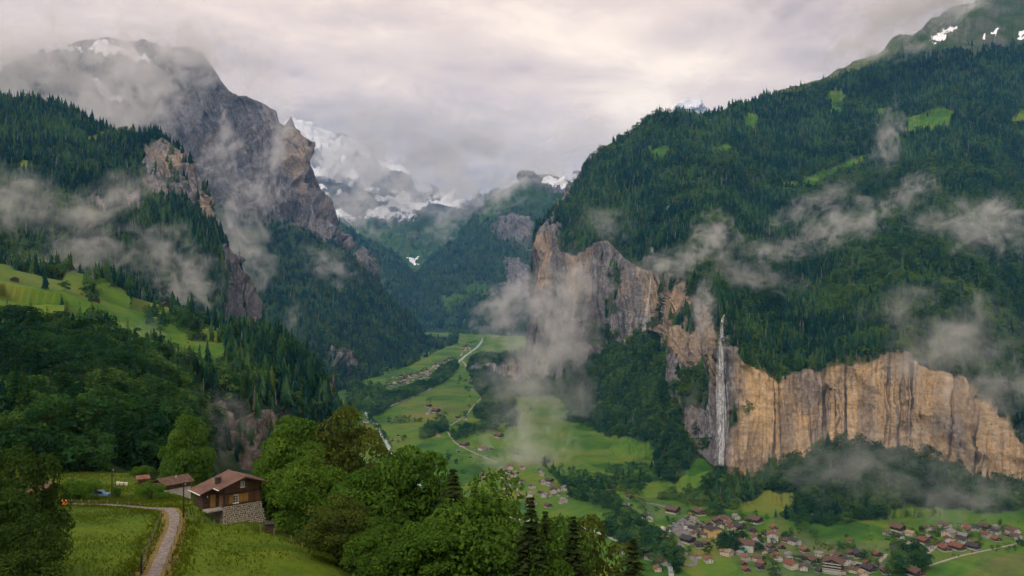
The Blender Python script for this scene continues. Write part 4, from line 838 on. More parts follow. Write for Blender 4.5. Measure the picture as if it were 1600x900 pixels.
# ------------------------------------------------------------------ the chalet
def build_chalet():
    D0 = 140.0; apex = P(384, 745, D0 - 3.0); U = np.array((.76, .64)); U = U / np.linalg.norm(U)
    rz = math.atan2(U[1], U[0]); e = empty('timber_chalet', tuple(apex - np.array((0, 0, 7.2))), rz)
    tag(e, 'timber chalet with a red-brown metal roof and rubble stone base', 'chalet')
    AZ = 7.2; k = .346                                       # local: x along the gable front, y back along the ridge, z up from the base
    zr = lambda x: AZ - k * abs(x)
    # timber body, built of laid planks
    wb = MB(); wb.gable(-3.15, 2.85, .95, 6.0, AZ - k * 3.0 - .22, AZ - .24, 2.9, 0); w = obj('wall', wb.mesh('wall', M['wood_brown']), None, e)
    pm = MB(); pm.box(-3.02, 2.87, .90, .95, 0, .235); pmesh = pm.mesh('plank', M['wood_brown'])
    z = 2.95; i = 0
    while z < AZ - .6:
        half = 1.0 if z < AZ - k * 3.1 - .3 else max(.05, (AZ - .36 - z) / k / 3.0)
        o = obj('plank', pmesh, None, w, (0, -.004 * (i % 3), z)); o.scale = (half, 1, 1); z += .25; i += 1
    for x in (-3.1, 2.82): obj('corner_post', MB().box(x - .12, x + .12, .78, 1.02, 2.9, AZ - k * 3.1 - .1).mesh('corner_post', M['wood']), None, w)
    for zz in (4.75, 3.0): obj('beam', MB().box(-3.3, 3.05, .80, .93, zz, zz + .16).mesh('beam', M['wood']), None, w)
    # lean-to over the entrance
    lt = MB(); lt.hexa([(-5.7, 2.5, 2.6), (-3.2, 2.5, 2.6), (-3.2, 6.0, 2.6), (-5.7, 6.0, 2.6), (-5.7, 2.5, AZ - k * 5.7 - .2), (-3.2, 2.5, AZ - k * 3.2 - .2), (-3.2, 6.0, AZ - k * 3.2 - .2), (-5.7, 6.0, AZ - k * 5.7 - .2)])
    obj('porch_wall', lt.mesh('porch_wall', M['wood']), None, e)
    d = obj('door', MB().box(-4.55, -3.75, 2.42, 2.5, 2.72, 4.62).mesh('door', M['door']), None, e)
    obj('handle', MB().box(-3.9, -3.84, 2.36, 2.42, 3.6, 3.75).mesh('handle', M['wire']), None, d)
    obj('porch_lamp', MB().box(-5.05, -4.93, 2.38, 2.5, 4.35, 4.55).mesh('porch_lamp', M['white']), None, e)
    obj('porch_slab', MB().box(-5.75, -3.0, .8, 2.5, 2.42, 2.64).mesh('porch_slab', M['concrete']), None, e)
    # roof: deck, laid metal sheets with seams, fascia, chimney
    rf = MB(); f0, f1 = 0.0, 6.7
    rf.slab((4.15, f0, zr(4.15)), (4.15, f1, zr(4.15)), (0, f1, AZ), (0, f0, AZ), .14)
    rf.slab((0, f0, AZ), (0, f1, AZ), (-4.15, f1, zr(4.15)), (-4.15, f0, zr(4.15)), .14)
    rf.slab((-4.15, 2.0, zr(4.15)), (-4.15, f1, zr(4.15)), (-6.25, f1, zr(6.25)), (-6.25, 2.0, zr(6.25)), .14)
    roof = obj('roof', rf.mesh('roof', M['chalet_roof']), None, e)
    n = 14; st = (f1 - f0) / n
    for j in range(n):
        y0, y1 = f0 + j * st, f0 + (j + 1) * st - .07
        for sd, xe in ((1, 4.2), (-1, 4.2 if y0 < 1.9 else 6.3)):
            s = MB(); dz = .045; a = (sd * xe, y0, zr(xe) + dz); b = (sd * xe, y1, zr(xe) + dz); c = (sd * .06, y1, AZ + dz - .02); d_ = (sd * .06, y0, AZ + dz - .02)
            (s.slab(a, b, c, d_, .05) if sd > 0 else s.slab(d_, c, b, a, .05))
            obj('roof_sheet', s.mesh('roof_sheet', M['chalet_roof']), None, roof)
    obj('ridge_cap', MB().hexa([(-.2, f0 - .03, AZ + .0), (.2, f0 - .03, AZ + .0), (.2, f1 + .03, AZ + .0), (-.2, f1 + .03, AZ + .0), (-.05, f0 - .03, AZ + .11), (.05, f0 - .03, AZ + .11), (.05, f1 + .03, AZ + .11), (-.05, f1 + .03, AZ + .11)]).mesh('ridge_cap', M['chalet_roof']), None, roof)
    fa = MB()
    for x0, x1 in ((0, 4.2), (0, -4.2)): 
        p, q = (x0, -.05, AZ - .02), (x1, -.05, zr(x1) - .02); fa.hexa([(p[0], -.06, p[2] - .2), (q[0], -.06, q[2] - .2), (q[0], .0, q[2] - .2), (p[0], .0, p[2] - .2), (p[0], -.06, p[2]), (q[0], -.06, q[2]), (q[0], 0, q[2]), (p[0], 0, p[2])])
    obj('barge_board', fa.mesh('barge_board', M['wood']), None, roof)
    obj('gutter', MB().box(-4.32, -4.2, 0, 2.0, zr(4.2) - .12, zr(4.2) - .02).box(-6.42, -6.3, 2.0, f1, zr(6.3) - .12, zr(6.3) - .02).mesh('gutter', M['white']), None, roof)
    ch = obj('chimney', MB().box(-3.5, -2.75, 2.7, 3.4, zr(3.5) - .1, zr(3.0) + .75).mesh('chimney', M['r_dark']), None, roof)
    obj('chimney_cap', MB().box(-3.6, -2.65, 2.6, 3.5, zr(3.0) + .85, zr(3.0) + .93).box(-3.45, -3.3, 2.75, 2.9, zr(3.0) + .74, zr(3.0) + .86).box(-2.95, -2.8, 3.2, 3.35, zr(3.0) + .74, zr(3.0) + .86).mesh('chimney_cap', M['r_dark']), None, ch)
    # rubble base
    base = MB().hexa([(-3.5, .6, -.4), (3.35, .45, -.6), (3.3, 6.2, -.6), (-3.5, 6.2, -.4), (-3.15, .9, 2.92), (2.85, .9, 2.92), (2.85, 6.0, 2.92), (-3.15, 6.0, 2.92)])
    sb = obj('stone_base', base.mesh('stone_base', M['mortar']), None, e)
    r = np.random.default_rng(4); sm = []
    for q in range(4):
        b = bmesh.new(); bmesh.ops.create_icosphere(b, subdivisions=1, radius=1.0)
        for v in b.verts: v.co *= 1 + r.normal() * .16
        me = bpy.data.meshes.new('stone'); b.to_mesh(me); b.free(); me.materials.append(M['stone']); sm.append(me)
    zz = -.2; cnt = 0
    while zz < 2.86:
        t = (zz + .5) / 3.4; yf = .50 * (1 - t) + .90 * t; x0, x1 = -3.45 + .3 * t, 3.32 - .47 * t; x = x0
        while x < x1:
            w = r.uniform(.22, .46); o = obj('stone', sm[cnt % 4], None, sb, (x + w / 2, yf - .01, zz + r.normal() * .03)); o.scale = (w * .52, .15, r.uniform(.12, .18)); o.rotation_euler = (r.normal() * .2, r.normal() * .35, r.normal() * .2); x += w; cnt += 1
        zz += .30
    # windows
    def window(xc, zc, w, h, shutters, yf=.90):
        f = obj('window', MB().box(xc - w / 2 - .07, xc + w / 2 + .07, yf - .10, yf - .02, zc - h / 2 - .07, zc + h / 2 + .07).mesh('window', M['white']), None, e)
        for i in range(2):
            for j in range(3):
                ww, hh = w / 2, h / 3; obj('pane', MB().box(xc - w / 2 + i * ww + .035, xc - w / 2 + (i + 1) * ww - .035, yf - .115, yf - .105, zc - h / 2 + j * hh + .03, zc - h / 2 + (j + 1) * hh - .03).mesh('pane', M['glass']), None, f)
        obj('sill', MB().box(xc - w / 2 - .14, xc + w / 2 + .14, yf - .22, yf - .02, zc - h / 2 - .14, zc - h / 2 - .075).mesh('sill', M['white']), None, f)
        for x in shutters:
            s = obj('shutter', MB().box(x - .37, x + .37, yf - .12, yf - .05, zc - h / 2 - .05, zc + h / 2 + .08).mesh('shutter', M['shutter']), None, e)
            for dz in (-.36, .36): obj('batten', MB().box(x - .33, x + .33, yf - .15, yf - .12, zc + dz * h - .04, zc + dz * h + .04).mesh('batten', M['door']), None, s)
    window(-1.25, 3.88, .72, 1.12, (-1.95, -.42, .38))
    window(-.15, 5.98, .5, .78, ())
    for x in (-.66, .36): obj('shutter', MB().box(x - .2, x + .2, .80, .86, 5.55, 6.38).mesh('shutter', M['wood_brown']), None, e)
build_chalet()
sh = tz(421, 812, 131); e = empty('lean_to_box', (sh[0], sh[1], sh[2]), .45); tag(e, 'small dark wooden store beside the stone base of the chalet', 'shed')
obj('wall', MB().hexa([(-.6, -.6, -.4), (.6, -.6, -.4), (.6, .6, -.4), (-.6, .6, -.4), (-.6, -.6, 1.35), (.6, -.6, 1.2), (.6, .6, 1.3), (-.6, .6, 1.5)]).mesh('wall', M['wood']), None, e)
obj('roof', MB().hexa([(-.75, -.75, 1.4), (.75, -.75, 1.22), (.75, .75, 1.34), (-.75, .75, 1.56), (-.75, -.75, 1.48), (.75, -.75, 1.3), (.75, .75, 1.42), (-.75, .75, 1.64)]).mesh('roof', M['r_dark']), None, e)
# ------------------------------------------------------------------ houses
HC = {}
def house_parts(L, W, H, pitch, wall, base, roof, detail, storeys=2):
    """meshes of a gabled house; gable front at y=0 looking along -y"""
    key = (L, W, H, pitch, wall, base, roof, detail, storeys)
    if key in HC: return HC[key]
    zr = H + W / 2 * pitch; ov = .16 * W * .5 + .35
    out = []
    hb = H * (.34 if wall != base else .0)
    if hb: out.append(('base', MB().box(-W / 2 - .06, W / 2 + .06, -.06, L + .06, -2.5, hb).mesh('base', M[base])))
    out.append(('wall', MB().gable(-W / 2, W / 2, 0, L, H, zr, -2.5).mesh('wall', M[wall])))
    xe = W / 2 + ov; ze = H - ov * pitch
    out.append(('roof', MB().slab((xe, -ov, ze + .14), (xe, L + ov, ze + .14), (0, L + ov, zr + .14), (0, -ov, zr + .14), .2).slab((0, -ov, zr + .142), (0, L + ov, zr + .142), (-xe, L + ov, ze + .142), (-xe, -ov, ze + .142), .2).mesh('roof', M[roof])))
    sub = [('chimney', MB().box(W * .12, W * .12 + .07 * W, L * .55, L * .55 + .07 * W, zr - .9, zr + .06 * W).mesh('chimney', M['stucco'] if wall != 'wood' else M['r_grey']))]
    wins = []
    if detail:
        nx = 3 if detail > 1 else 2
        wm = MB().box(-.48, .48, -.06, .04, -.62, .62).mesh('window', M['white']); pmn = MB().box(-.40, .40, -.09, -.065, -.54, .54).mesh('pane', M['glass'])
        for s in range(storeys):
            z = (s + .5) * H / storeys + .12
            for i in range(nx): wins.append((wm, pmn, ((i + .5) / nx * W - W / 2, 0, z), 0))
            for i in range(nx): wins.append((wm, pmn, (-W / 2, (i + .5) / nx * L, z), -math.pi / 2))
            if detail > 1:
                for i in range(nx): wins.append((wm, pmn, (W / 2, (i + .5) / nx * L, z), math.pi / 2))
        if detail > 1: wins.append((wm, pmn, (0, 0, H + .25 * (zr - H)), 0))
        if wall in ('wood', 'wood_brown'): out.append(('balcony', MB().box(-W / 2 - .1, W / 2 + .1, -1.0, -.02, H * .48, H * .48 + .12).box(-W / 2 - .1, W / 2 + .1, -1.0, -.92, H * .48 + .12, H * .48 + .85).mesh('balcony', M['wood'])))
    HC[key] = (out, sub, wins); return HC[key]
def house(name, loc, rz, L, W, H, pitch, wall, base, roof, detail, label, group=None, storeys=2, cat='house'):
    out, sub, wins = house_parts(L, W, H, pitch, wall, base, roof, detail, storeys)
    e = empty(name, loc, rz); ro = None
    for nm, m in out:
        o = obj(nm, m, None, e)
        if nm == 'roof': ro = o
    if detail:
        for nm, m in sub: obj(nm, m, None, ro)
    for wm, pmn, l, a in wins:
        f = obj('window', wm, None, e, l, a); obj('pane', pmn, None, f)
    tag(e, label, cat, group); return e
# neighbours of the chalet
q = tz(250, 765, 198); house('low_house', (q[0], q[1], q[2] - .2), math.atan2(-.66, .75) , 6.0, 4.4, 2.0, .42, 'wood_brown', 'stucco', 'r_brown', 1, 'low house with a wide brown roof behind the meadow', None, 1)
q = tz(215, 759, 206); house('shed', (q[0], q[1], q[2]), -1.0, 2.0, 2.0, 1.5, .4, 'wood_brown', 'wood_brown', 'r_orange', 0, 'small shed with an orange-tiled roof left of the low house', None, 1, 'shed')
q = tz(80, 776, 186); house('barn', (q[0], q[1], q[2] - .4), 1.25, 6.5, 5.0, 1.5, .5, 'wood', 'wood', 'r_brown', 0, 'barn with a brown-grey roof half hidden by the left tree', None, 1, 'barn')
q = tz(66, 776, 181); house('shed', (q[0], q[1], q[2]), 1.25, 2.2, 2.2, 1.2, .5, 'wood_brown', 'wood_brown', 'r_red', 0, 'little red-roofed annex at the left end of the barn', None, 1, 'shed')
for (a, b, w, rf, lb) in ((22, 440, 9, 'r_brown', 'small brown hay barn alone on the left hillside pasture'), (147, 472, 8, 'r_orange', 'pale hut on the rim of the left hillside pasture'), (258, 473, 9, 'r_red', 'red-roofed hut at the end of the hillside pasture')):
    g = hit(sB, a, b); house('hay_barn', (g[0], g[1], g[2]), .5, w, w * .8, w * .35, .5, 'wood', 'wood', rf, 0, lb, None, 1, 'barn')
for (a, b, w) in ((1417, 205, 16), (1556, 195, 13)):
    g = hit(sR, a, b); house('hay_barn', (g[0], g[1], g[2]), .9, w, w * .7, w * .3, .4, 'wood_brown', 'wood_brown', 'r_tan', 0, 'alpine hut at the edge of the high pasture, %s' % ('beside the upright wisp' if a < 1500 else 'near the right edge'), None, 1, 'hut')
ROOFN = {'r_red': 'red', 'r_orange': 'orange', 'r_brown': 'brown', 'r_dark': 'dark', 'r_grey': 'grey', 'r_tan': 'tan'}
VIL = []     # px, py (front foot), width px, roof, wall, turn
W_, S_, C_ = 'wood', 'stucco', 'cream'
near = [(1014, 815, 18, 'r_dark', S_, .5), (1059, 803, 20, 'r_brown', W_, 1.2), (1080, 804, 11, 'r_dark', 'yellow', .2), (1097, 806, 19, 'r_brown', 'wood_brown', .6), (1123, 819, 17, 'r_brown', 'wood_brown', .4), (1139, 815, 16, 'r_brown', S_, 1.3), (1153, 811, 12, 'r_grey', S_, .6), (1108, 823, 13, 'r_brown', W_, .2), (1101, 829, 12, 'r_brown', C_, 1.0),
 (1082, 850, 20, 'r_dark', W_, 1.0), (1094, 857, 16, 'r_dark', W_, .4), (1106, 853, 12, 'r_brown', W_, .7), (1093, 873, 11, 'r_orange', S_, .5), (1109, 880, 14, 'r_orange', S_, .5), (1143, 869, 18, 'r_tan', C_, 1.1),
 (1160, 829, 19, 'r_dark', W_, .9), (1146, 831, 15, 'r_brown', C_, .5), (1177, 833, 15, 'r_dark', W_, .3), (1188, 818, 21, 'r_brown', W_, 1.1), (1211, 828, 13, 'r_orange', 'wood_brown', .4), (1170, 876, 15, 'r_orange', S_, .8), (1164, 884, 12, 'r_brown', W_, .5), (1168, 894, 13, 'r_red', W_, .5), (1190, 890, 13, 'r_dark', W_, .5),
 (1216, 878, 18, 'r_red', S_, .35), (1207, 858, 12, 'r_brown', W_, .6), (1222, 860, 14, 'r_brown', W_, .2), (1248, 852, 18, 'r_dark', S_, .9), (1261, 864, 14, 'r_orange', 'wood_brown', .6), (1259, 877, 15, 'r_brown', W_, .3), (1243, 890, 21, 'r_red', C_, .7), (1276, 882, 18, 'r_brown', W_, .5), (1234, 872, 12, 'r_grey', S_, .3), (1195, 866, 11, 'r_brown', C_, .3),
 (1007, 868, 15, 'r_dark', S_, .9), (1022, 875, 16, 'r_brown', S_, 1.2), (1035, 884, 18, 'r_red', S_, .4), (1029, 893, 13, 'r_orange', C_, .5), (972, 866, 10, 'r_brown', S_, .7),
 (1332, 847, 10, 'r_red', 'wood_brown', 1.2), (1303, 869, 11, 'r_orange', C_, .3), (1314, 874, 14, 'r_brown', W_, .5), (1344, 873, 20, 'r_dark', W_, .2), (1374, 871, 17, 'r_red', 'wood_brown', .6), (1404, 865, 17, 'r_dark', S_, .4), (1326, 884, 18, 'r_dark', S_, .35), (1339, 886, 11, 'r_grey', W_, .8), (1356, 882, 10, 'r_red', W_, .5), (1364, 895, 20, 'r_dark', W_, .8), (1388, 898, 18, 'r_brown', W_, .4), (1351, 902, 16, 'r_tan', C_, .3), (1286, 870, 12, 'r_grey', C_, 1.1), (1418, 875, 14, 'r_brown', W_, .6), (1393, 880, 10, 'r_red', W_, .2),
 (1389, 818, 10, 'r_brown', S_, .5), (1390, 837, 12, 'r_brown', S_, .8), (1411, 832, 20, 'r_brown', W_, .9), (1410, 845, 15, 'r_dark', S_, .4), (1428, 838, 14, 'r_tan', C_, 1.0), (1453, 831, 13, 'r_brown', S_, .4), (1478, 840, 20, 'r_grey', C_, -.5), (1484, 827, 16, 'r_brown', S_, .9), (1449, 850, 17, 'r_red', 'wood_brown', .6), (1481, 862, 17, 'r_red', 'wood_brown', .5), (1505, 861, 21, 'r_red', W_, .9), (1512, 850, 17, 'r_dark', S_, .6), (1529, 859, 18, 'r_dark', W_, .9), (1547, 841, 15, 'r_red', S_, .6), (1560, 846, 14, 'r_orange', 'wood_brown', .4), (1545, 828, 17, 'r_brown', W_, .9), (1561, 828, 11, 'r_grey', S_, .5), (1589, 836, 19, 'r_brown', S_, .6), (1527, 849, 8, 'r_red', W_, .3), (1438, 902, 26, 'r_brown', W_, .7), (1576, 838, 9, 'r_brown', W_, .7), (1468, 852, 10, 'r_brown', W_, .1)]
mid = [(960, 748, 11, 'r_brown', S_, .4), (973, 755, 11, 'r_red', 'wood_brown', .6), (957, 760, 11, 'r_brown', W_, .2), (964, 766, 11, 'r_grey', S_, .9), (958, 773, 14, 'r_red', 'wood_brown', 1.1), (988, 779, 11, 'r_brown', 'wood_brown', .9), (882, 766, 12, 'r_grey', S_, .3), (872, 767, 9, 'r_brown', S_, .4), (908, 765, 10, 'r_brown', W_, .3), (922, 756, 12, 'r_grey', C_, 1.2), (985, 793, 12, 'r_grey', W_, 1.2), (893, 769, 9, 'r_brown', S_, .5), (940, 756, 9, 'r_brown', S_, .4), (934, 766, 10, 'r_brown', W_, .4), (947, 764, 8, 'r_red', S_, .4), (920, 768, 8, 'r_brown', W_, .6)]
farms = [(922, 718, 10, 'r_grey', W_, .4), (730, 698, 14, 'r_brown', W_, 1.1), (757, 704, 11, 'r_red', S_, 1.2), (767, 704, 8, 'r_brown', W_, .9), (784, 685, 13, 'r_brown', 'wood_brown', 1.1), (716, 707, 7, 'r_grey', W_, .5), (735, 717, 6, 'r_brown', W_, .5), (728, 668, 8, 'r_red', S_, .6), (686, 682, 7, 'r_red', S_, .9), (838, 704, 5, 'r_grey', S_, .6), (808, 712, 9, 'r_brown', W_, .8), (672, 636, 9, 'r_brown', W_, .9), (674, 641, 5, 'r_grey', S_, .9), (685, 645, 12, 'r_brown', W_, 1.3), (672, 648, 7, 'r_grey', S_, 1.4), (715, 655, 8, 'r_brown', W_, .5), (738, 601, 6, 'r_red', S_, .8), (745, 598, 5, 'r_brown', S_, .8), (752, 610, 8, 'r_brown', W_, .7), (734, 591, 5, 'r_brown', S_, .3), (736, 607, 5, 'r_brown', W_, .3), (622, 682, 5, 'r_brown', W_, .3), (574, 661, 8, 'r_red', S_, 1.0), (613, 690, 5, 'r_brown', W_, .3), (700, 719, 5, 'r_brown', W_, .3), (787, 652, 6, 'r_brown', W_, .2), (728, 657, 6, 'r_brown', S_, .7)]
rg = random.Random(12)
def rand_in(poly, n, gap):
    a = np.array(poly); out = []; t = 0
    while len(out) < n and t < 6000:
        t += 1; x, y = rg.uniform(a[:, 0].min(), a[:, 0].max()), rg.uniform(a[:, 1].min(), a[:, 1].max())
        if inpoly(np.array([x]), np.array([y]), poly)[0] and all(abs(x - u) > gap or abs(y - v) > gap * .45 for u, v in out): out.append((x, y))
    return out
pick = lambda: (rg.choice(['r_brown', 'r_brown', 'r_dark', 'r_red', 'r_grey']), rg.choice([W_, S_, S_, 'wood_brown', C_]), rg.uniform(0, 1.4))
misty = [(x, y, rg.uniform(7, 12), *pick()) for x, y in rand_in([(735, 740), (800, 728), (866, 742), (900, 775), (880, 792), (830, 800), (775, 768)], 42, 8)]
farv = [(x, y, rg.uniform(4.2, 6.5), *pick()) for x, y in rand_in([(603, 602), (615, 591), (645, 586), (672, 576), (690, 566), (702, 560), (712, 562), (692, 575), (677, 590), (650, 596), (625, 604), (608, 607)], 52, 5)]
farv2 = [(x, y, rg.uniform(3, 4.5), *pick()) for x, y in rand_in([(720, 548), (728, 537), (738, 522), (756, 518), (760, 526), (748, 540), (730, 549)], 24, 4)]
ORD = ['leftmost', '2nd from left', '3rd from left', '4th from left', '5th from left', '6th from left', '7th from left', '8th from left', '9th from left', '10th from left', '11th from left', '12th from left', '13th from left', '14th from left', '15th from left', '16th from left', '17th from left', '18th from left', '19th from left', '20th from left', '21st from left', '22nd from left', '23rd from left']
def village(rows, where, group, detail, kind='chalet', unique=True):
    cnt = {}
    for (px, py, w, rf, wl, turn) in sorted(rows):
        g = ground_at(px, py); sc = w * g[1] / FX; Wd = min(max(round(sc * .77), 5), 18); Ln = round(Wd * 1.15); H = round(Wd * (.58 if wl in (S_, C_, 'yellow') else .5), 1)
        dt = 0 if w < 7 else (1 if w < 15 else 2) if detail else 0
        wn = {'wood': 'timber', 'wood_brown': 'timber', S_: 'white-walled', C_: 'cream-walled', 'yellow': 'yellow-walled'}[wl]
        k = (rf, wn); i = cnt.get(k, 0); cnt[k] = i + 1
        lab = '%s-roofed %s house %s' % (ROOFN[rf], wn, where)
        if unique: lab += ', %s' % (ORD[i] if i < len(ORD) else 'farther right')
        house('house', (g[0], g[1], g[2] - .2), turn - .35, Ln, Wd, H, .46, wl, S_ if wl in ('wood', 'wood_brown') else wl, rf, dt, lab, group)
def more(poly, n, gap):
    for x, y in rand_in(poly, n * 4, gap):
        if n > 0 and all(abs(x - r_[0]) > 11 or abs(y - r_[1]) > 6 for r_ in near): near.append((x, y, rg.uniform(10, 16), *pick())); n -= 1
more([(1145, 838), (1200, 836), (1230, 840), (1285, 870), (1290, 898), (1200, 898), (1150, 880)], 16, 9)
more([(1285, 866), (1420, 872), (1425, 898), (1290, 898)], 12, 9); more([(1385, 838), (1500, 826), (1600, 822), (1600, 842), (1500, 862), (1440, 868)], 16, 9); more([(1075, 815), (1200, 815), (1200, 834), (1090, 845)], 8, 9)
lf = [r for r in near if r[0] < 1280]; rt = [r for r in near if r[0] >= 1280]
village(lf, 'in the village by the car park', 'houses of the near village', True)
village(rt, 'below the long right-hand meadow', 'houses of the right-hand village', True)
village(mid, 'along the lane under the green slope', 'houses along the upper lane', True)
village(farms, 'alone among the valley meadows', 'farmhouses on the valley meadows', True)
village(misty, 'in the misty village centre', 'houses in the misty village centre', True)
village(farv, 'in the far river village', 'houses of the river village', False, unique=True)
village(farv2, 'in the hamlet at the valley end', 'houses of the far hamlet', False, unique=True)
# landmarks of the village
g = ground_at(1117, 842); house('hotel', (g[0] + 2, g[1], g[2]), .35, 15, 15, 11, .22, 'yellow', 'yellow', 'r_dark', 2, 'yellow hotel with a dark roof beside the dark garden trees', None, 3, 'hotel')
g = ground_at(1179, 862); e = house('hotel', (g[0], g[1], g[2]), 1.05, 21, 14, 9.5, .5, S_, S_, 'r_brown', 2, 'white hotel with a brown roof and a green awning', None, 3, 'hotel')
obj('awning', MB().hexa([(-12.2, 6, 3.0), (-7.1, 6, 3.0), (-7.1, 15, 3.0), (-12.2, 15, 3.0), (-12.2, 6, 3.2), (-7.1, 6, 4.2), (-7.1, 15, 4.2), (-12.2, 15, 3.2)]).mesh('awning', M['green_awning']), None, e)
g = ground_at(1207, 848); house('guest_house', (g[0], g[1], g[2]), -.35, 13, 12, 9.5, .5, S_, S_, 'r_orange', 2, 'tall white guest house with an orange roof above the white hotel', None, 3, 'house')
g = ground_at(1300, 897); e = house('hotel', (g[0], g[1], g[2]), -.5, 16, 19, 12, .4, 'wood', S_, 'r_brown', 2, 'big timber hotel with stacked white balconies at the bottom', None, 4, 'hotel')
for k in range(4): obj('balcony', MB().box(-9.4, 9.4, -1.2, -.03, 2.1 + 2.9 * k, 2.3 + 2.9 * k).box(-9.4, 9.4, -1.2, -1.1, 2.3 + 2.9 * k, 3.1 + 2.9 * k).mesh('balcony', M['stucco']), None, e)
def church():
    g = ground_at(1047, 842); e = empty('church', (g[0], g[1], g[2]), .55); tag(e, 'white church with a steep dark roof and a square tower', 'church')
    obj('wall', MB().gable(-4.2, 4.2, 0, 13, 6.0, 11.2, -2).mesh('wall', M['cream']), None, e)
    r = obj('roof', MB().slab((4.9, .5, 5.4), (4.9, 13.4, 5.4), (0, 13.4, 11.5), (0, .5, 11.5), .3).slab((0, .5, 11.51), (0, 13.4, 11.51), (-4.9, 13.4, 5.41), (-4.9, .5, 5.41), .3).mesh('roof', M['r_dark']), None, e)
    t = obj('tower', MB().box(-8.4, -4.3, 3, 7.4, -2, 12.5).mesh('tower', M['cream']), None, e)
    obj('tower_roof', MB().gable(-8.8, -3.9, 2.7, 7.7, 12.5, 14.6, 12.2).mesh('tower_roof', M['stucco']), None, t)
    obj('porch', MB().gable(-2.6, 2.6, -3.2, -.02, 3.2, 6.0, -2).mesh('porch', M['r_brown']), None, e)
    for s in (-1, 1):
        for k in range(3): obj('window', MB().box(4.2 * s - .06, 4.2 * s + .06, 3 + 3.4 * k, 4.1 + 3.4 * k, 2, 4.8).mesh('window', M['glass']), None, e)
church()
# ------------------------------------------------------------------ roads, river, waterfalls
def ribbon(name, pts, wid, mat, label, zf, off, sub=10, thick=0.0, kind='structure'):
    """a strip laid along ground points; wid in metres"""
    p = np.array(pts, float); n = (len(p) - 1) * sub + 1; t = np.linspace(0, len(p) - 1, n)
    def cr(c):   # Catmull-Rom
        e = np.concatenate([[2 * c[0] - c[1]], c, [2 * c[-1] - c[-2]]]); i = np.clip(np.floor(t).astype(int), 0, len(p) - 2); f = t - i
        a, b, c_, d = e[i], e[i + 1], e[i + 2], e[i + 3]; return .5 * (2 * b + (c_ - a) * f + (2 * a - 5 * b + 4 * c_ - d) * f ** 2 + (3 * b - a - 3 * c_ + d) * f ** 3)
    x, y = cr(p[:, 0]), cr(p[:, 1]); tx, ty = np.gradient(x), np.gradient(y); l = np.hypot(tx, ty) + 1e-9; nx, ny = -ty / l, tx / l
    w = np.broadcast_to(np.interp(t, np.arange(len(p)), wid) if hasattr(wid, '__len__') else wid, x.shape) / 2; V = []; cols = 5
    for i in range(n):
        wi = w[i] * (1 + .10 * float(vnoise(np.array((i * .9, 3.0, 1.0)), 2)))
        for k in range(cols):
            s = (k / (cols - 1) * 2 - 1) * wi; X, Y = x[i] + nx[i] * s, y[i] + ny[i] * s; V.append((X, Y, zf(X, Y) + off))
    ii = np.arange(n * cols).reshape(n, cols); F = np.stack([ii[:-1, :-1], ii[1:, :-1], ii[1:, 1:], ii[:-1, 1:]], -1).reshape(-1, 4)
    F = F[:, ::-1]; o = obj(name, new_mesh(name, V, F, True), M[mat]); tag(o, label, kind=kind); return o
tzf = lambda x, y: float(terrace_z(x, y))
TRK = [(236, 915, 99), (243, 893, 105), (251, 872, 112), (260, 850, 121), (267, 833, 129), (272, 822, 135), (271, 813, 140.5), (264, 806, 146), (252, 801, 150), (233, 797, 153.5), (205, 793, 157), (170, 790.5, 160), (130, 788.5, 163), (96, 787, 165.5)]
tp = [P(*q)[:2] for q in TRK]
ribbon('verge', tp[:9], [4.2, 4.2, 4.3, 4.2, 3.8, 3.5, 3.2, 2.9, 2.6], 'verge', 'dry yellow grass verge along both sides of the track', tzf, .035)
ribbon('farm_track', tp, 1.35, 'gravel', 'grey gravel track curving past the meadow', tzf, .09)
fzf = lambda x, y: floor_z(x, y)
fl = lambda L: [on_floor(a, b)[:2] for a, b in L]
def gz(x, y):
    return max(floor_z(x, y), -1e9)
M['river'] = plain('river_water', (.16, .20, .19), (.46, .49, .47), .10, rough=.3, bump=.2, bscale=.6, stretch=(1, 1, 1))
ribbon('river', fl([(755, 528), (748, 540), (728, 556), (716, 566), (709, 577), (706, 585), (690, 594), (674, 602), (670, 610), (640, 622), (600, 638), (576, 643), (573, 647), (579, 655), (588, 664), (592, 672), (596, 681), (603, 690), (615, 714), (640, 748), (690, 778), (760, 802), (860, 822), (905, 824), (935, 834), (972, 849), (1000, 857), (1030, 869), (1046, 884), (1050, 905)]), [12, 12, 11, 11, 11, 10, 9, 9, 8, 8, 7, 7, 7, 7, 7, 7, 7, 7, 7, 7, 6, 6, 6, 6, 5.5, 5.5, 5.5, 5.5, 5.5, 5.5], 'river', 'pale river winding down the valley', fzf, .7, 8)
def ground_z_xy(px, py): return ground_at(px, py)
def lane(L, w, mat, label, name='lane'):
    pts = [ground_at(a, b) for a, b in L]; zi = {}
    A = np.array(pts)
    def zf(x, y):
        d = np.hypot(A[:, 0] - x, A[:, 1] - y); wgt = 1 / (d ** 3 + 1); return float((A[:, 2] * wgt).sum() / wgt.sum())
    allfloor = all(not (a > 735 and b < np.interp(a, R0[:, 0], R0[:, 1]) - 2) for a, b in L)
    return ribbon(name, A[:, :2], w, mat, label, fzf if allfloor else zf, .5, 8)
lane([(700, 676), (704, 683), (712, 692), (724, 699), (742, 708), (757, 715), (772, 722)], 3.2, 'pale_road', 'pale lane crossing the meadow to the farms')
lane([(752, 622), (742, 632), (735, 640), (728, 650), (716, 658), (700, 668), (698, 676)], 3, 'pale_road', 'lane along the foot of the wooded slope')
lane([(752, 520), (742, 537), (733, 543), (722, 552), (721, 562), (727, 570), (728, 578)], 6, 'pale_road', 'pale road through the far hamlet')
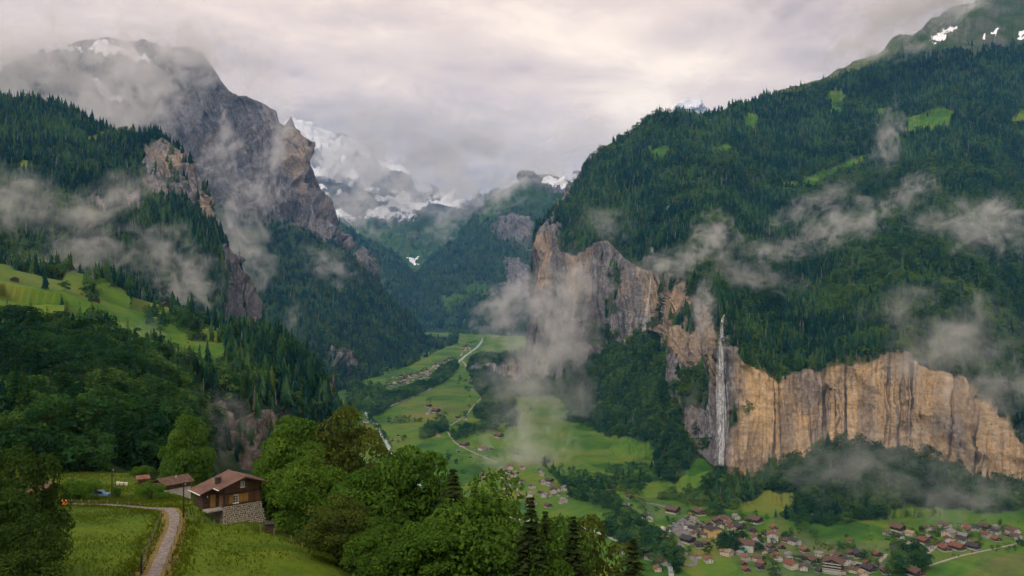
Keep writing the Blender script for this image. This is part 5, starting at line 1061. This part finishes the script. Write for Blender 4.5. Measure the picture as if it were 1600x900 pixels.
lane([(690, 566), (672, 577), (655, 586), (640, 592), (615, 600)], 7, 'pale_road', 'road through the river village')
lane([(1052, 858), (1062, 846), (1064, 850), (1066, 858), (1074, 866), (1082, 872), (1086, 878), (1080, 884), (1062, 880)], 6, 'asphalt', 'grey street bending below the church')
lane([(1069, 806), (1080, 808), (1090, 815), (1100, 820), (1112, 824), (1128, 832), (1140, 836)], 5, 'asphalt', 'street from the car park past the brown chalets')
lane([(1140, 836), (1168, 845), (1190, 850), (1204, 864), (1216, 870), (1240, 872), (1262, 880), (1280, 892)], 5, 'asphalt', 'street past the white hotels')
lane([(1300, 880), (1330, 878), (1362, 884), (1378, 874), (1385, 866)], 4, 'pale_road', 'lane climbing between the right-hand houses')
lane([(1448, 866), (1458, 858), (1470, 850), (1485, 846), (1500, 842), (1512, 838)], 4, 'pale_road', 'lane rising past the red-roofed houses')
lane([(1436, 890), (1470, 878), (1500, 869), (1540, 860), (1570, 853), (1610, 845)], 3.5, 'pale_road', 'lane along the upper edge of the bright green field')
lane([(902, 757), (925, 755), (945, 756), (958, 758), (972, 766), (985, 774), (1000, 782), (1030, 790), (1060, 797)], 4.5, 'asphalt', 'street along the upper row of houses')
lane([(1143, 822), (1160, 815), (1180, 812)], 4, 'pale_road', 'short lane above the long brown house')
def carpark():
    L = [(1042, 822), (1072, 808), (1087, 814), (1084, 824), (1078, 836), (1062, 842), (1050, 833)]; V = [tuple(ground_at(a, b) + np.array((0, 0, .9))) for a, b in L]
    m = new_mesh('car_park', V, np.array([list(range(len(V)))[::-1]])); m.materials.append(M['asphalt']); tag(obj('car_park', m), 'grey car park beside the church', kind='structure')
    if m.polygons[0].normal.z < 0: m.flip_normals()
carpark()
def vehicle(name, loc, rz, L, W, H, body, label, cat, group=None):
    e = empty(name, loc, rz); z0 = .35
    b = MB().box(-L / 2, L / 2, -W / 2, W / 2, z0, H * (.55 if cat == 'car' else .92))
    if cat == 'car': b.hexa([(-L * .32, -W * .46, H * .55), (L * .3, -W * .46, H * .55), (L * .3, W * .46, H * .55), (-L * .32, W * .46, H * .55), (-L * .22, -W * .38, H), (L * .16, -W * .38, H), (L * .16, W * .38, H), (-L * .22, W * .38, H)])
    obj('body', b.mesh('body', body), None, e)
    g = MB()
    if cat == 'car':
        for s in (-1, 1): g.hexa([(-L * .27, s * W * .455 - .02, H * .6), (L * .25, s * W * .455 - .02, H * .6), (L * .25, s * W * .455 + .02, H * .6), (-L * .27, s * W * .455 + .02, H * .6), (-L * .2, s * W * .40 - .02, H * .93), (L * .14, s * W * .40 - .02, H * .93), (L * .14, s * W * .40 + .02, H * .93), (-L * .2, s * W * .40 + .02, H * .93)])
    else: g.box(-L * .47, L * .47, -W / 2 - .02, W / 2 + .02, H * .55, H * .8)
    obj('window', g.mesh('window', M['glass']), None, e)
    for x in (-.32, .32):
        for s in (-1, 1): obj('wheel', MB().tube([(x * L, s * W * .42, .33), (x * L, s * W * .51, .33)], .33, 10).mesh('wheel', M['tyre']), None, e)
    tag(e, label, cat, group); return e
g = ground_at(1076, 828); vehicle('bus', (g[0], g[1], g[2] + 1.0), .35, 12, 2.5, 3.2, M['white'], 'long white bus parked in the car park', 'bus')
CAR = None; crg = random.Random(3)
for k, (a, b) in enumerate([(1050, 821), (1056, 818), (1061, 816), (1066, 813), (1071, 812), (1077, 814), (1081, 817), (1050, 827), (1056, 825), (1063, 822), (1070, 820)]):
    g = ground_at(a, b); cm = [M['white'], M['r_dark'], M['r_grey'], M['blue'], M['r_red']][k % 5]
    vehicle('parked_car', (g[0], g[1], g[2] + 1.0), 1.9 + crg.uniform(-.1, .1), 4.3, 1.8, 1.5, cm, '%s car in the car park, %s of the parked cars' % (['white', 'black', 'grey', 'blue', 'red'][k % 5], ('%dth' % (k + 1) if k > 2 else ('first', 'second', 'third')[k])) if False else '%s car standing in the %s row of the car park, %s' % (['white', 'black', 'grey', 'blue', 'red'][k % 5], 'upper' if k < 7 else 'lower', ['left end', 'next to left end', 'middle left', 'middle', 'middle right', 'next to right end', 'right end', 'left end', 'middle left', 'middle right', 'right end'][k]), 'car', 'cars in the car park')
q = tz(155, 775, 181); vehicle('parked_car', (q[0], q[1], q[2]), .1, 3.9, 1.7, 1.35, M['blue'], 'light blue car parked between the shrub and the track', 'car')
# waterfalls
def water_mat():
    m, nt, out = newmat('falling_water'); g = NN(nt, 'ShaderNodeNewGeometry'); n = noise(nt, mapping(nt, g.outputs['Position'], (.42, .42, .016)), 1, 4, .6)
    d = NN(nt, 'ShaderNodeBsdfDiffuse'); d.inputs[0].default_value = (.8, .8, .8, 1); t = NN(nt, 'ShaderNodeBsdfTransparent'); mx = NN(nt, 'ShaderNodeMixShader')
    r = ramp(nt, [(.40, .0), (.74, .40)]); LK(nt, n, r.inputs[0]); LK(nt, r.outputs[0], mx.inputs[0]); LK(nt, t.outputs[0], mx.inputs[1]); LK(nt, d.outputs[0], mx.inputs[2]); LK(nt, mx.outputs[0], out.inputs[0]); return m
M['water'] = water_mat()
def waterfall(path, wpx, strands, label, seed, S=None, off=7.0, free=True):
    S = S or sR; r = np.random.default_rng(seed); a = np.array(path, float); top = hit(S, *a[0])
    ctr = []
    n = 26
    for i in range(n):
        t = i / (n - 1) * (len(a) - 1); px = np.interp(t, np.arange(len(a)), a[:, 0]); py = np.interp(t, np.arange(len(a)), a[:, 1]); h = hit(S, px, py)
        ctr.append((px, py, h[1]))
    ctr = np.array(ctr); D = np.minimum.accumulate(ctr[:, 2]) - off if free else ctr[:, 2] - off
    D = np.convolve(np.r_[D[0], D[0], D, D[-1], D[-1]], np.ones(5) / 5, 'valid')
    e = empty('waterfall', tuple(P(*a[-1], D[-1]))); tag(e, label, 'waterfall'); base = np.array(e.location)
    b = MB(); wp = np.interp(np.linspace(0, 1, n), np.linspace(0, 1, len(wpx)), wpx) * D / FX
    for k in range(strands):
        u = r.normal() * .36; ph = r.uniform(0, 6); i0 = 0 if k < strands * .6 else int(r.uniform(0, n * .5)); i1 = n if k < strands * .8 else int(r.uniform(n * .6, n)); pts, rad = [], []
        dv = r.normal() * .3; rk = r.uniform(.5, 1.3)
        for i in range(i0, i1):
            c = P(ctr[i, 0], ctr[i, 1], D[i]); s = u + .12 * math.sin(i * .5 + ph) + dv * .2 * i / n
            pts.append(tuple(c - base + np.array((s * wp[i], dv * wp[i] * .5, 0)))); rad.append(max(.07 * wp[i] * rk * (1 if i > i0 + 1 else .5), .15))
        if len(pts) > 2: b.tube(pts, rad, 5)
    obj('stream', b.mesh('stream', M['water'], True), None, e)
waterfall([(1136, 487), (1129, 497), (1127, 530), (1127, 600), (1128, 660), (1127, 727)], [1.2, 1.8, 3.5, 6.5, 8.5, 9, 8], 48, 'tall white waterfall dropping the whole height of the orange cliff', 1, None, 20.0)
waterfall([(1018, 432), (1015, 455), (1011, 490), (1006, 518)], [2.5, 3, 4, 5], 22, 'slim waterfall in the dark recess of the far cliff', 2)
waterfall([(898, 428), (898, 470), (894, 515), (890, 548)], [2, 2.2, 2.5], 14, 'thread-like waterfall on the misty far cliff', 3)
waterfall([(1055, 308), (1046, 322), (1036, 335), (1033, 350), (1026, 364), (1021, 378), (1018, 395)], [2.2, 2.4, 2.6], 16, 'stream tumbling through the forest above the slim waterfall', 4, None, 16, False)
waterfall([(1576, 430), (1574, 455), (1572, 488)], [2, 2.4, 3], 8, 'small waterfall among dark trees near the right edge', 5, None, 16, False)
waterfall([(697, 345), (700, 355), (702, 368)], [1.5, 2], 4, 'distant white cascade at the valley head', 6, sG, 20, False)
# ------------------------------------------------------------------ poles and fences
def pole(px, py, D, h, label, lean=0.0, arm=True):
    q = tz(px, py, D); e = empty('utility_pole', tuple(q)); e.rotation_euler = (0, lean, .3); tag(e, label, 'pole')
    obj('shaft', MB().tube([(0, 0, -.3), (0, 0, h * .5), (0, 0, h)], [.13, .11, .09], 9).mesh('shaft', M['pole'], True), None, e)
    obj('cap', MB().tube([(0, 0, h + .002), (0, 0, h + .05)], [.13, .03], 9).mesh('cap', M['wire']), None, e)
    if arm: obj('insulator', MB().tube([(.09, 0, h - .4), (.26, 0, h - .38), (.26, 0, h - .2)], [.02, .03, .05], 6).mesh('insulator', M['white']), None, e)
pole(287, 811, 139, 5.4, 'dark utility pole standing left of the chalet')
pole(175, 778, 183, 5.7, 'dark utility pole by the far sapling')
pole(221, 905, 103, 2.3, 'short dark post at the bottom edge beside the track', 0, False)
q = tz(299, 812, 139); e = empty('stake', tuple(q)); e.rotation_euler = (0, -.22, 0); tag(e, 'thin leaning stake right of the utility pole', 'stake'); obj('shaft', MB().tube([(0, 0, -.3), (0, 0, 1.5)], [.06, .04], 6).mesh('shaft', M['pole']), None, e)
FPOST = MB().box(-.055, .055, -.055, .055, -.4, 1.05).mesh('post', M['post'])
def fence(L, label, wires=(.45, .85), rail=None):
    pts = [tz(*q) for q in L]; e = empty('fence', tuple(pts[0])); tag(e, label, 'fence'); r = random.Random(len(L))
    for p in pts:
        o = obj('post', FPOST, None, e, tuple(p - pts[0])); o.rotation_euler = (r.uniform(-.08, .08), r.uniform(-.08, .08), r.uniform(0, 1.5)); o.scale = (1, 1, r.uniform(.85, 1.15))
    for h in wires: obj('wire', MB().tube([tuple(p - pts[0] + np.array((0, 0, h))) for p in pts], .014, 4).mesh('wire', M['wire']), None, e)
    if rail: obj('rail', MB().tube([tuple(p - pts[0] + np.array((0, 0, rail))) for p in pts], .05, 6).mesh('rail', M['post']), None, e)
fence([(112, 789.5, 162.5), (127, 790.5, 161.5), (139, 791, 161), (150, 792, 160), (167, 792.5, 159), (184, 793.5, 157.5), (201, 794.5, 156), (218, 797, 153.5), (231, 800, 151), (245.5, 803.5, 147.5), (256, 808, 143)], 'post and wire fence along the far side of the mown meadow')
fence([(250, 812, 139), (246, 820, 134.5), (242, 830, 129.5), (238, 841, 124), (233, 853, 119), (229, 866, 113.5), (225, 880, 109), (222, 896, 104)], 'wire fence on the left side of the track')
fence([(281, 818, 136), (277, 836, 128.5), (272, 852, 121), (267, 868, 114.5), (263, 884, 109), (259, 900, 104.5)], 'low fence with a rail on the right side of the track', (.4,), .75)
fence([(290, 812, 138), (300, 816, 136.5), (315, 818.5, 135.5), (335, 821, 134.5), (355, 824, 133), (381, 827.5, 131.5), (407, 831, 130), (428, 834, 128.5), (455, 840, 126), (472, 845, 124), (487, 851, 121.5)], 'fence line crossing the slope below the chalet')
q = tz(101, 791, 161.5); e = empty('orange_bin', tuple(q)); tag(e, 'bright orange bin at the end of the meadow fence', 'bin')
obj('body', MB().hexa([(-.26, -.26, 0), (.26, -.26, 0), (.26, .26, 0), (-.26, .26, 0), (-.34, -.34, .92), (.34, -.34, .92), (.34, .34, .92), (-.34, .34, .92)]).mesh('body', M['orange']), None, e)
obj('lid', MB().hexa([(-.37, -.37, .925), (.37, -.37, .925), (.37, .37, .925), (-.37, .37, .925), (-.30, -.30, 1.05), (.30, -.30, 1.05), (.30, .30, 1.05), (-.30, .30, 1.05)]).mesh('lid', M['orange']), None, e)
q = tz(86, 789, 164); e = empty('wooden_rack', tuple(q), .1); tag(e, 'low dark wooden rack left of the orange bin', 'rack')
for k in range(4): obj('post', MB().box(-1.3 + .85 * k, -1.2 + .85 * k, -.05, .05, -.2, .75).mesh('post', M['wood']), None, e)
for k in range(3): obj('rail', MB().box(-1.35, 1.4, -.09, -.055, .12 + .22 * k, .24 + .22 * k).mesh('rail', M['wood']), None, e)
# beehives or crates on the far grass
for k, (a, b) in enumerate([(184, 762), (190, 763), (197, 764)]):
    q = tz(a, b, 203); e = empty('beehive', tuple(q), .3); tag(e, ('left', 'middle', 'right')[k] + ' one of the three pale boxes on the far grass', 'box', 'pale boxes on the grass')
    obj('body', MB().box(-.3, .3, -.3, .3, 0, .55).mesh('body', M['cream']), None, e); obj('lid', MB().box(-.36, .36, -.36, .36, .552, .65).mesh('lid', M['white']), None, e)
# ------------------------------------------------------------------ long grass on the meadow
def grass():
    r = np.random.default_rng(8); tuft = []
    for v in range(3):
        V, F, T = [], [], []
        for k in range(9):
            a = r.uniform(0, 6.28); x, y = r.normal(size=2) * .10; h = r.uniform(.5, 1.0); l = r.uniform(.1, .4); w = .035; b = len(V)
            V += [(x - w * math.sin(a), y + w * math.cos(a), 0), (x + w * math.sin(a), y - w * math.cos(a), 0), (x + l * .4 * math.cos(a), y + l * .4 * math.sin(a), h * .65), (x + l * math.cos(a), y + l * math.sin(a), h)]
            F += [(b, b + 1, b + 2), (b + 2, b + 1, b + 3)]; T += [.1, .1, .6, 1.0]
        m = new_mesh('grass_tuft_%d' % v, V, np.array(F)); add_attr(m, 'tint', T); m.materials.append(M['grass']); tuft.append(m)
    n = 60000; y = r.uniform(84, 232, n) ; x = (r.uniform(-40, 600, n) - 800) / FX * y; z = terrace_z(x, y); s = (x + 36.6) * .85 + (y - 135) * .53
    tl = np.array(tp); dmin = np.full(n, 99.)
    for i in range(len(tl) - 1):
        ab = tl[i + 1] - tl[i]; t = np.clip(((x - tl[i, 0]) * ab[0] + (y - tl[i, 1]) * ab[1]) / (ab @ ab), 0, 1); dmin = np.minimum(dmin, np.hypot(x - tl[i, 0] - t * ab[0], y - tl[i, 1] - t * ab[1]))
    cl = fbm(np.stack([x, y, 0 * x], -1) * .09, 3, 91); tall = (sstep(1.0, 1.5, dmin) * (1 - sstep(2.2, 5, dmin))) + sstep(150, 170, y) * .4
    keep = (dmin > 1.25) & (s < 8) & (r.random(n) < np.clip(.45 + cl + tall, .12, 1)); h = r.uniform(.14, .34, n) * (1 + .8 * tall + .5 * cl)
    forest('meadow_grass', np.stack([x, y, z], -1)[keep], h[keep], tuft, 'tufts of grass on the foreground meadow', 'grass')
M['grass'] = leafmat('grass_blades', (.036, .066, .003), (.078, .112, .006), (.135, .14, .013), .35, .5)
grass()
# ------------------------------------------------------------------ mist and haze
def mist_mat():
    m, nt, out = newmat('mist'); tc = NN(nt, 'ShaderNodeTexCoord'); oi = NN(nt, 'ShaderNodeObjectInfo'); p = tc.outputs['Object']
    sc = NN(nt, 'ShaderNodeSeparateColor'); LK(nt, oi.outputs['Color'], sc.inputs[0])
    off = NN(nt, 'ShaderNodeVectorMath', operation='MULTIPLY_ADD'); LK(nt, p, off.inputs[0]); cs = NN(nt, 'ShaderNodeCombineXYZ')
    for i_, so in enumerate((sc.outputs[1], sc.outputs[2], oi.outputs['Alpha'])): LK(nt, mathn(nt, 'MULTIPLY', so, 10.0), cs.inputs[i_])
    LK(nt, cs.outputs[0], off.inputs[1])
    cb = NN(nt, 'ShaderNodeCombineXYZ'); rr = mathn(nt, 'MULTIPLY', oi.outputs['Random'], 50.0); LK(nt, rr, cb.inputs[0]); LK(nt, rr, cb.inputs[1]); LK(nt, rr, cb.inputs[2])
    LK(nt, cb.outputs[0], off.inputs[2])
    nz = NN(nt, 'ShaderNodeTexNoise'); nz.inputs['Detail'].default_value = 6; nz.inputs['Roughness'].default_value = .62; nz.inputs['Distortion'].default_value = .7; nz.inputs['Scale'].default_value = 1.0
    LK(nt, off.outputs[0], nz.inputs['Vector'])
    ln = NN(nt, 'ShaderNodeVectorMath', operation='LENGTH'); LK(nt, p, ln.inputs[0])
    fall = mathn(nt, 'SUBTRACT', 1.0, ln.outputs['Value'])
    d = mathn(nt, 'ADD', mathn(nt, 'MULTIPLY', fall, .70), mathn(nt, 'MULTIPLY_ADD', nz.outputs['Fac'], 3.0, -1.78))
    d = mathn(nt, 'MULTIPLY', mathn(nt, 'MAXIMUM', d, 0.0), mathn(nt, 'MINIMUM', mathn(nt, 'MULTIPLY', mathn(nt, 'MAXIMUM', fall, 0.0), 4.0), 1.0))
    d = mathn(nt, 'MULTIPLY', d, mathn(nt, 'MULTIPLY', sc.outputs[0], .1))
    v = NN(nt, 'ShaderNodeVolumePrincipled'); v.inputs['Color'].default_value = (1.0, .985, .975, 1); v.inputs['Anisotropy'].default_value = 0.1
    LK(nt, d, v.inputs['Density']); LK(nt, v.outputs[0], out.inputs['Volume']); return m
M['mist'] = mist_mat()
def ico(name, sub=3):
    bm = bmesh.new(); bmesh.ops.create_icosphere(bm, subdivisions=sub, radius=1.0); m = bpy.data.meshes.new(name); bm.to_mesh(m); bm.free(); return m
MISTM = ico('mist')
MISTM.materials.append(M['mist'])
def mist(px, py, D, rx, ry, depth, rot=0, dens=.006, scale=1.6, label=None, name='mist'):
    """rx, ry: half-size in photograph pixels at distance D; depth: half-thickness in metres; rot: tilt in the picture plane"""
    o = bpy.data.objects.new(name, MISTM); COL.objects.link(o); o.location = P(px, py, D)
    o.scale = (1.3 * rx * D / FX, 1.15 * depth, 1.3 * ry * D / FX)
    o.rotation_euler = Matrix.Rotation(R(rot), 3, 'Y').to_euler()
    m_ = (o.scale[0] * o.scale[1] * o.scale[2]) ** (1 / 3.); o.color = (dens * 11.5, *[scale * 1.75 * (q / m_) ** .72 / 10 for q in o.scale])
    tag(o, label, 'mist', kind='stuff'); return o
MI = [
 # left hill and forested mountain
 (170, 315, 1250, 115, 34, 60, -28, .016, 1.5, 'mist streak drifting across the forest of the left mountain'),
 (60, 330, 1150, 90, 45, 60, 0, .010, 1.5, 'thin mist in the trees at the left edge of the photo'),
 (130, 395, 1080, 110, 40, 55, -15, .016, 1.5, 'mist lying above the hillside pasture'),
 (295, 440, 1120, 48, 52, 60, -20, .024, 1.4, 'mist puff above the shoulder of the wooded hill'),
 (180, 545, 700, 120, 45, 60, -10, .006, 1.5, 'faint mist among the trees below the pasture'),
 (330, 660, 560, 60, 55, 50, 30, .012, 1.4, 'faint mist in front of the pale rocks below the wooded hill'),
 (60, 590, 560, 110, 40, 50, 0, .005, 1.4, 'faint mist over the trees at the lower left'),
 # between C and D, on D
 (375, 385, 2500, 48, 80, 130, -25, .014, 1.5, 'cloud rising in the gap behind the forested mountain'),
 (455, 505, 2400, 14, 40, 60, 8, .010, 1.5, 'thin upright wisp before the dark lower slope'),
 (515, 415, 3000, 52, 30, 90, 28, .009, 1.5, 'torn wisp on the slope below the rock wall'),
 (350, 235, 3700, 30, 75, 110, 14, .012, 1.4, 'wisp climbing the middle of the rock wall'),
 (432, 245, 3800, 26, 95, 110, 14, .014, 1.4, 'long wisp climbing the right gully of the rock wall'),
 (385, 300, 3500, 45, 40, 110, 35, .010, 1.5, 'wisp at the foot of the rock wall'),
 (190, 165, 3600, 95, 90, 250, 10, .014, 1.3, 'cloud covering the left part of the rock wall'),
 (60, 100, 3600, 170, 95, 300, 0, .016, 1.2, 'cloud bank hiding the mountain at the top left corner'),
 (250, 90, 4000, 95, 60, 250, 0, .020, 1.3, 'cloud drifting over the summit of the rock wall'),
 (400, 120, 4700, 60, 70, 200, 20, .006, 1.3, 'thin cloud behind the upper edge of the rock wall'),
 # far centre
 (560, 330, 7200, 60, 40, 300, 25, .007, 1.4, 'cloud bank below the snow mountain'),
 (650, 300, 8400, 110, 45, 400, 5, .006, 1.3, 'cloud bank lying across the valley head'),
 (740, 285, 7600, 120, 42, 400, -5, .005, 1.3, 'cloud over the far ridge'),
 (850, 262, 6700, 70, 28, 300, 5, .006, 1.4, 'cloud cap on the summit of the far ridge'),
 (600, 205, 8800, 220, 95, 500, 0, .005, 1.2, 'cloud veil in front of the snow mountain'),
 (900, 225, 9000, 220, 60, 500, 0, .003, 1.2, 'cloud veil beyond the wooded ridge'),
 (700, 345, 7800, 45, 25, 200, -40, .008, 1.5, 'wisp hanging in the side valley at the valley head'),
 # cliff and waterfall
 (802, 478, 2700, 66, 42, 130, -35, .026, 1.3, 'bright cloud plume beside the sheer corner of the cliff'),
 (868, 500, 2150, 70, 110, 120, 10, .016, 1.4, 'mist column rising before the far cliff'),
 (840, 610, 1900, 95, 95, 130, 5, .011, 1.3, 'mist spreading over the foot of the far cliff'),
 (820, 715, 1500, 85, 90, 100, 10, .012, 1.4, 'mist hanging over the middle of the village'),
 (1062, 410, 1750, 70, 28, 70, -8, .022, 1.5, 'wisp above the cliff between two waterfalls'),
 (1118, 370, 1700, 42, 42, 60, -50, .024, 1.5, 'wisp curling up the forest above the tall waterfall'),
 (1098, 485, 1400, 20, 55, 50, 5, .030, 1.4, 'mist beside the lip of the tall waterfall'),
 (1215, 390, 1800, 60, 24, 60, -5, .018, 1.5, 'low wisp on the forest right of the tall waterfall'),
 (1320, 350, 1850, 85, 36, 70, -22, .022, 1.5, 'brightest wisp across the forest slope'),
 (1425, 300, 1950, 48, 25, 60, -35, .018, 1.5, 'small wisp trailing up the forest slope'),
 (1388, 215, 2300, 24, 62, 60, 8, .016, 1.5, 'upright wisp below the alpine pasture'),
 (1300, 300, 2100, 36, 22, 50, -20, .014, 1.5, 'small wisp below the lower pasture'),
 (1545, 355, 1750, 75, 50, 80, 10, .022, 1.4, 'mist patch at the right edge above the forest'),
 (1480, 540, 1200, 125, 90, 70, 25, .013, 1.3, 'brown-grey mist drooping over the right end of the cliff'),
 (1350, 720, 1130, 170, 70, 70, 0, .008, 1.3, 'thin mist over the trees at the foot of the orange cliff'),
 (1510, 775, 1060, 110, 50, 60, 0, .008, 1.3, 'thin mist over the meadow behind the right-hand houses'),
 (945, 350, 2200, 45, 30, 70, 25, .008, 1.5, 'faint wisp on the wooded corner of the far cliff'),
 (1420, 18, 3300, 170, 55, 220, -22, .03, 1.3, 'cloud hiding the summit at the top right'),
]
MI += [
 (300, 60, 4200, 120, 45, 260, 15, .010, 1.4, 'thin cloud trailing over the top of the rock wall'),
 (120, 200, 2900, 95, 40, 160, 20, .012, 1.5, 'cloud tongue between the forested ridge and the rock wall'),
 (560, 255, 8700, 90, 60, 450, 25, .008, 1.5, 'cloud wrapped round the snow mountain'),
 (700, 230, 9000, 160, 60, 450, 0, .006, 1.3, 'pale cloud bank right of the snow mountain'),
 (790, 300, 6600, 60, 26, 250, -30, .008, 1.5, 'cloud spilling over the far ridge'),
 (250, 395, 1500, 60, 40, 80, -30, .012, 1.5, 'thin mist below the grey cliff of the forested mountain'),
 (20, 300, 1200, 60, 50, 60, 0, .012, 1.5, 'mist against the forest at the far left'),
 (1170, 430, 1650, 90, 26, 60, 10, .012, 1.6, 'thin veil low on the forest behind the tall waterfall'),
 (1250, 330, 1950, 60, 22, 60, -25, .012, 1.6, 'scrap of mist between two brighter wisps'),
 (1470, 350, 1850, 60, 24, 60, 12, .012, 1.6, 'scrap of mist left of the right-edge patch'),
 (1560, 620, 1150, 90, 80, 70, 10, .007, 1.4, 'dim mist over the trees at the right end of the cliff'),
 (900, 460, 2250, 40, 80, 80, 5, .010, 1.5, 'mist ribbon rising beside the thread-like waterfall'),
]
for a in MI: mist(*a)
def build_haze():
    V = np.array([(x, y, z) for z in (CZ - 335, CZ + 2500) for y in (-3100, 30100) for x in (-21000, 21000)], float)
    F = np.array([(0, 2, 3, 1), (4, 5, 7, 6), (0, 1, 5, 4), (2, 6, 7, 3), (0, 4, 6, 2), (1, 3, 7, 5)])
    m, nt, out = newmat('haze'); v = NN(nt, 'ShaderNodeVolumePrincipled'); v.inputs['Color'].default_value = (.16, .48, 1.0, 1); v.inputs['Density'].default_value = HAZE; v.inputs['Anisotropy'].default_value = 0.0
    LK(nt, v.outputs[0], out.inputs['Volume'])
    tag(obj('haze', new_mesh('haze', V, F), m), 'blue valley haze', kind='stuff')
HAZE = 3.4e-5
build_haze()
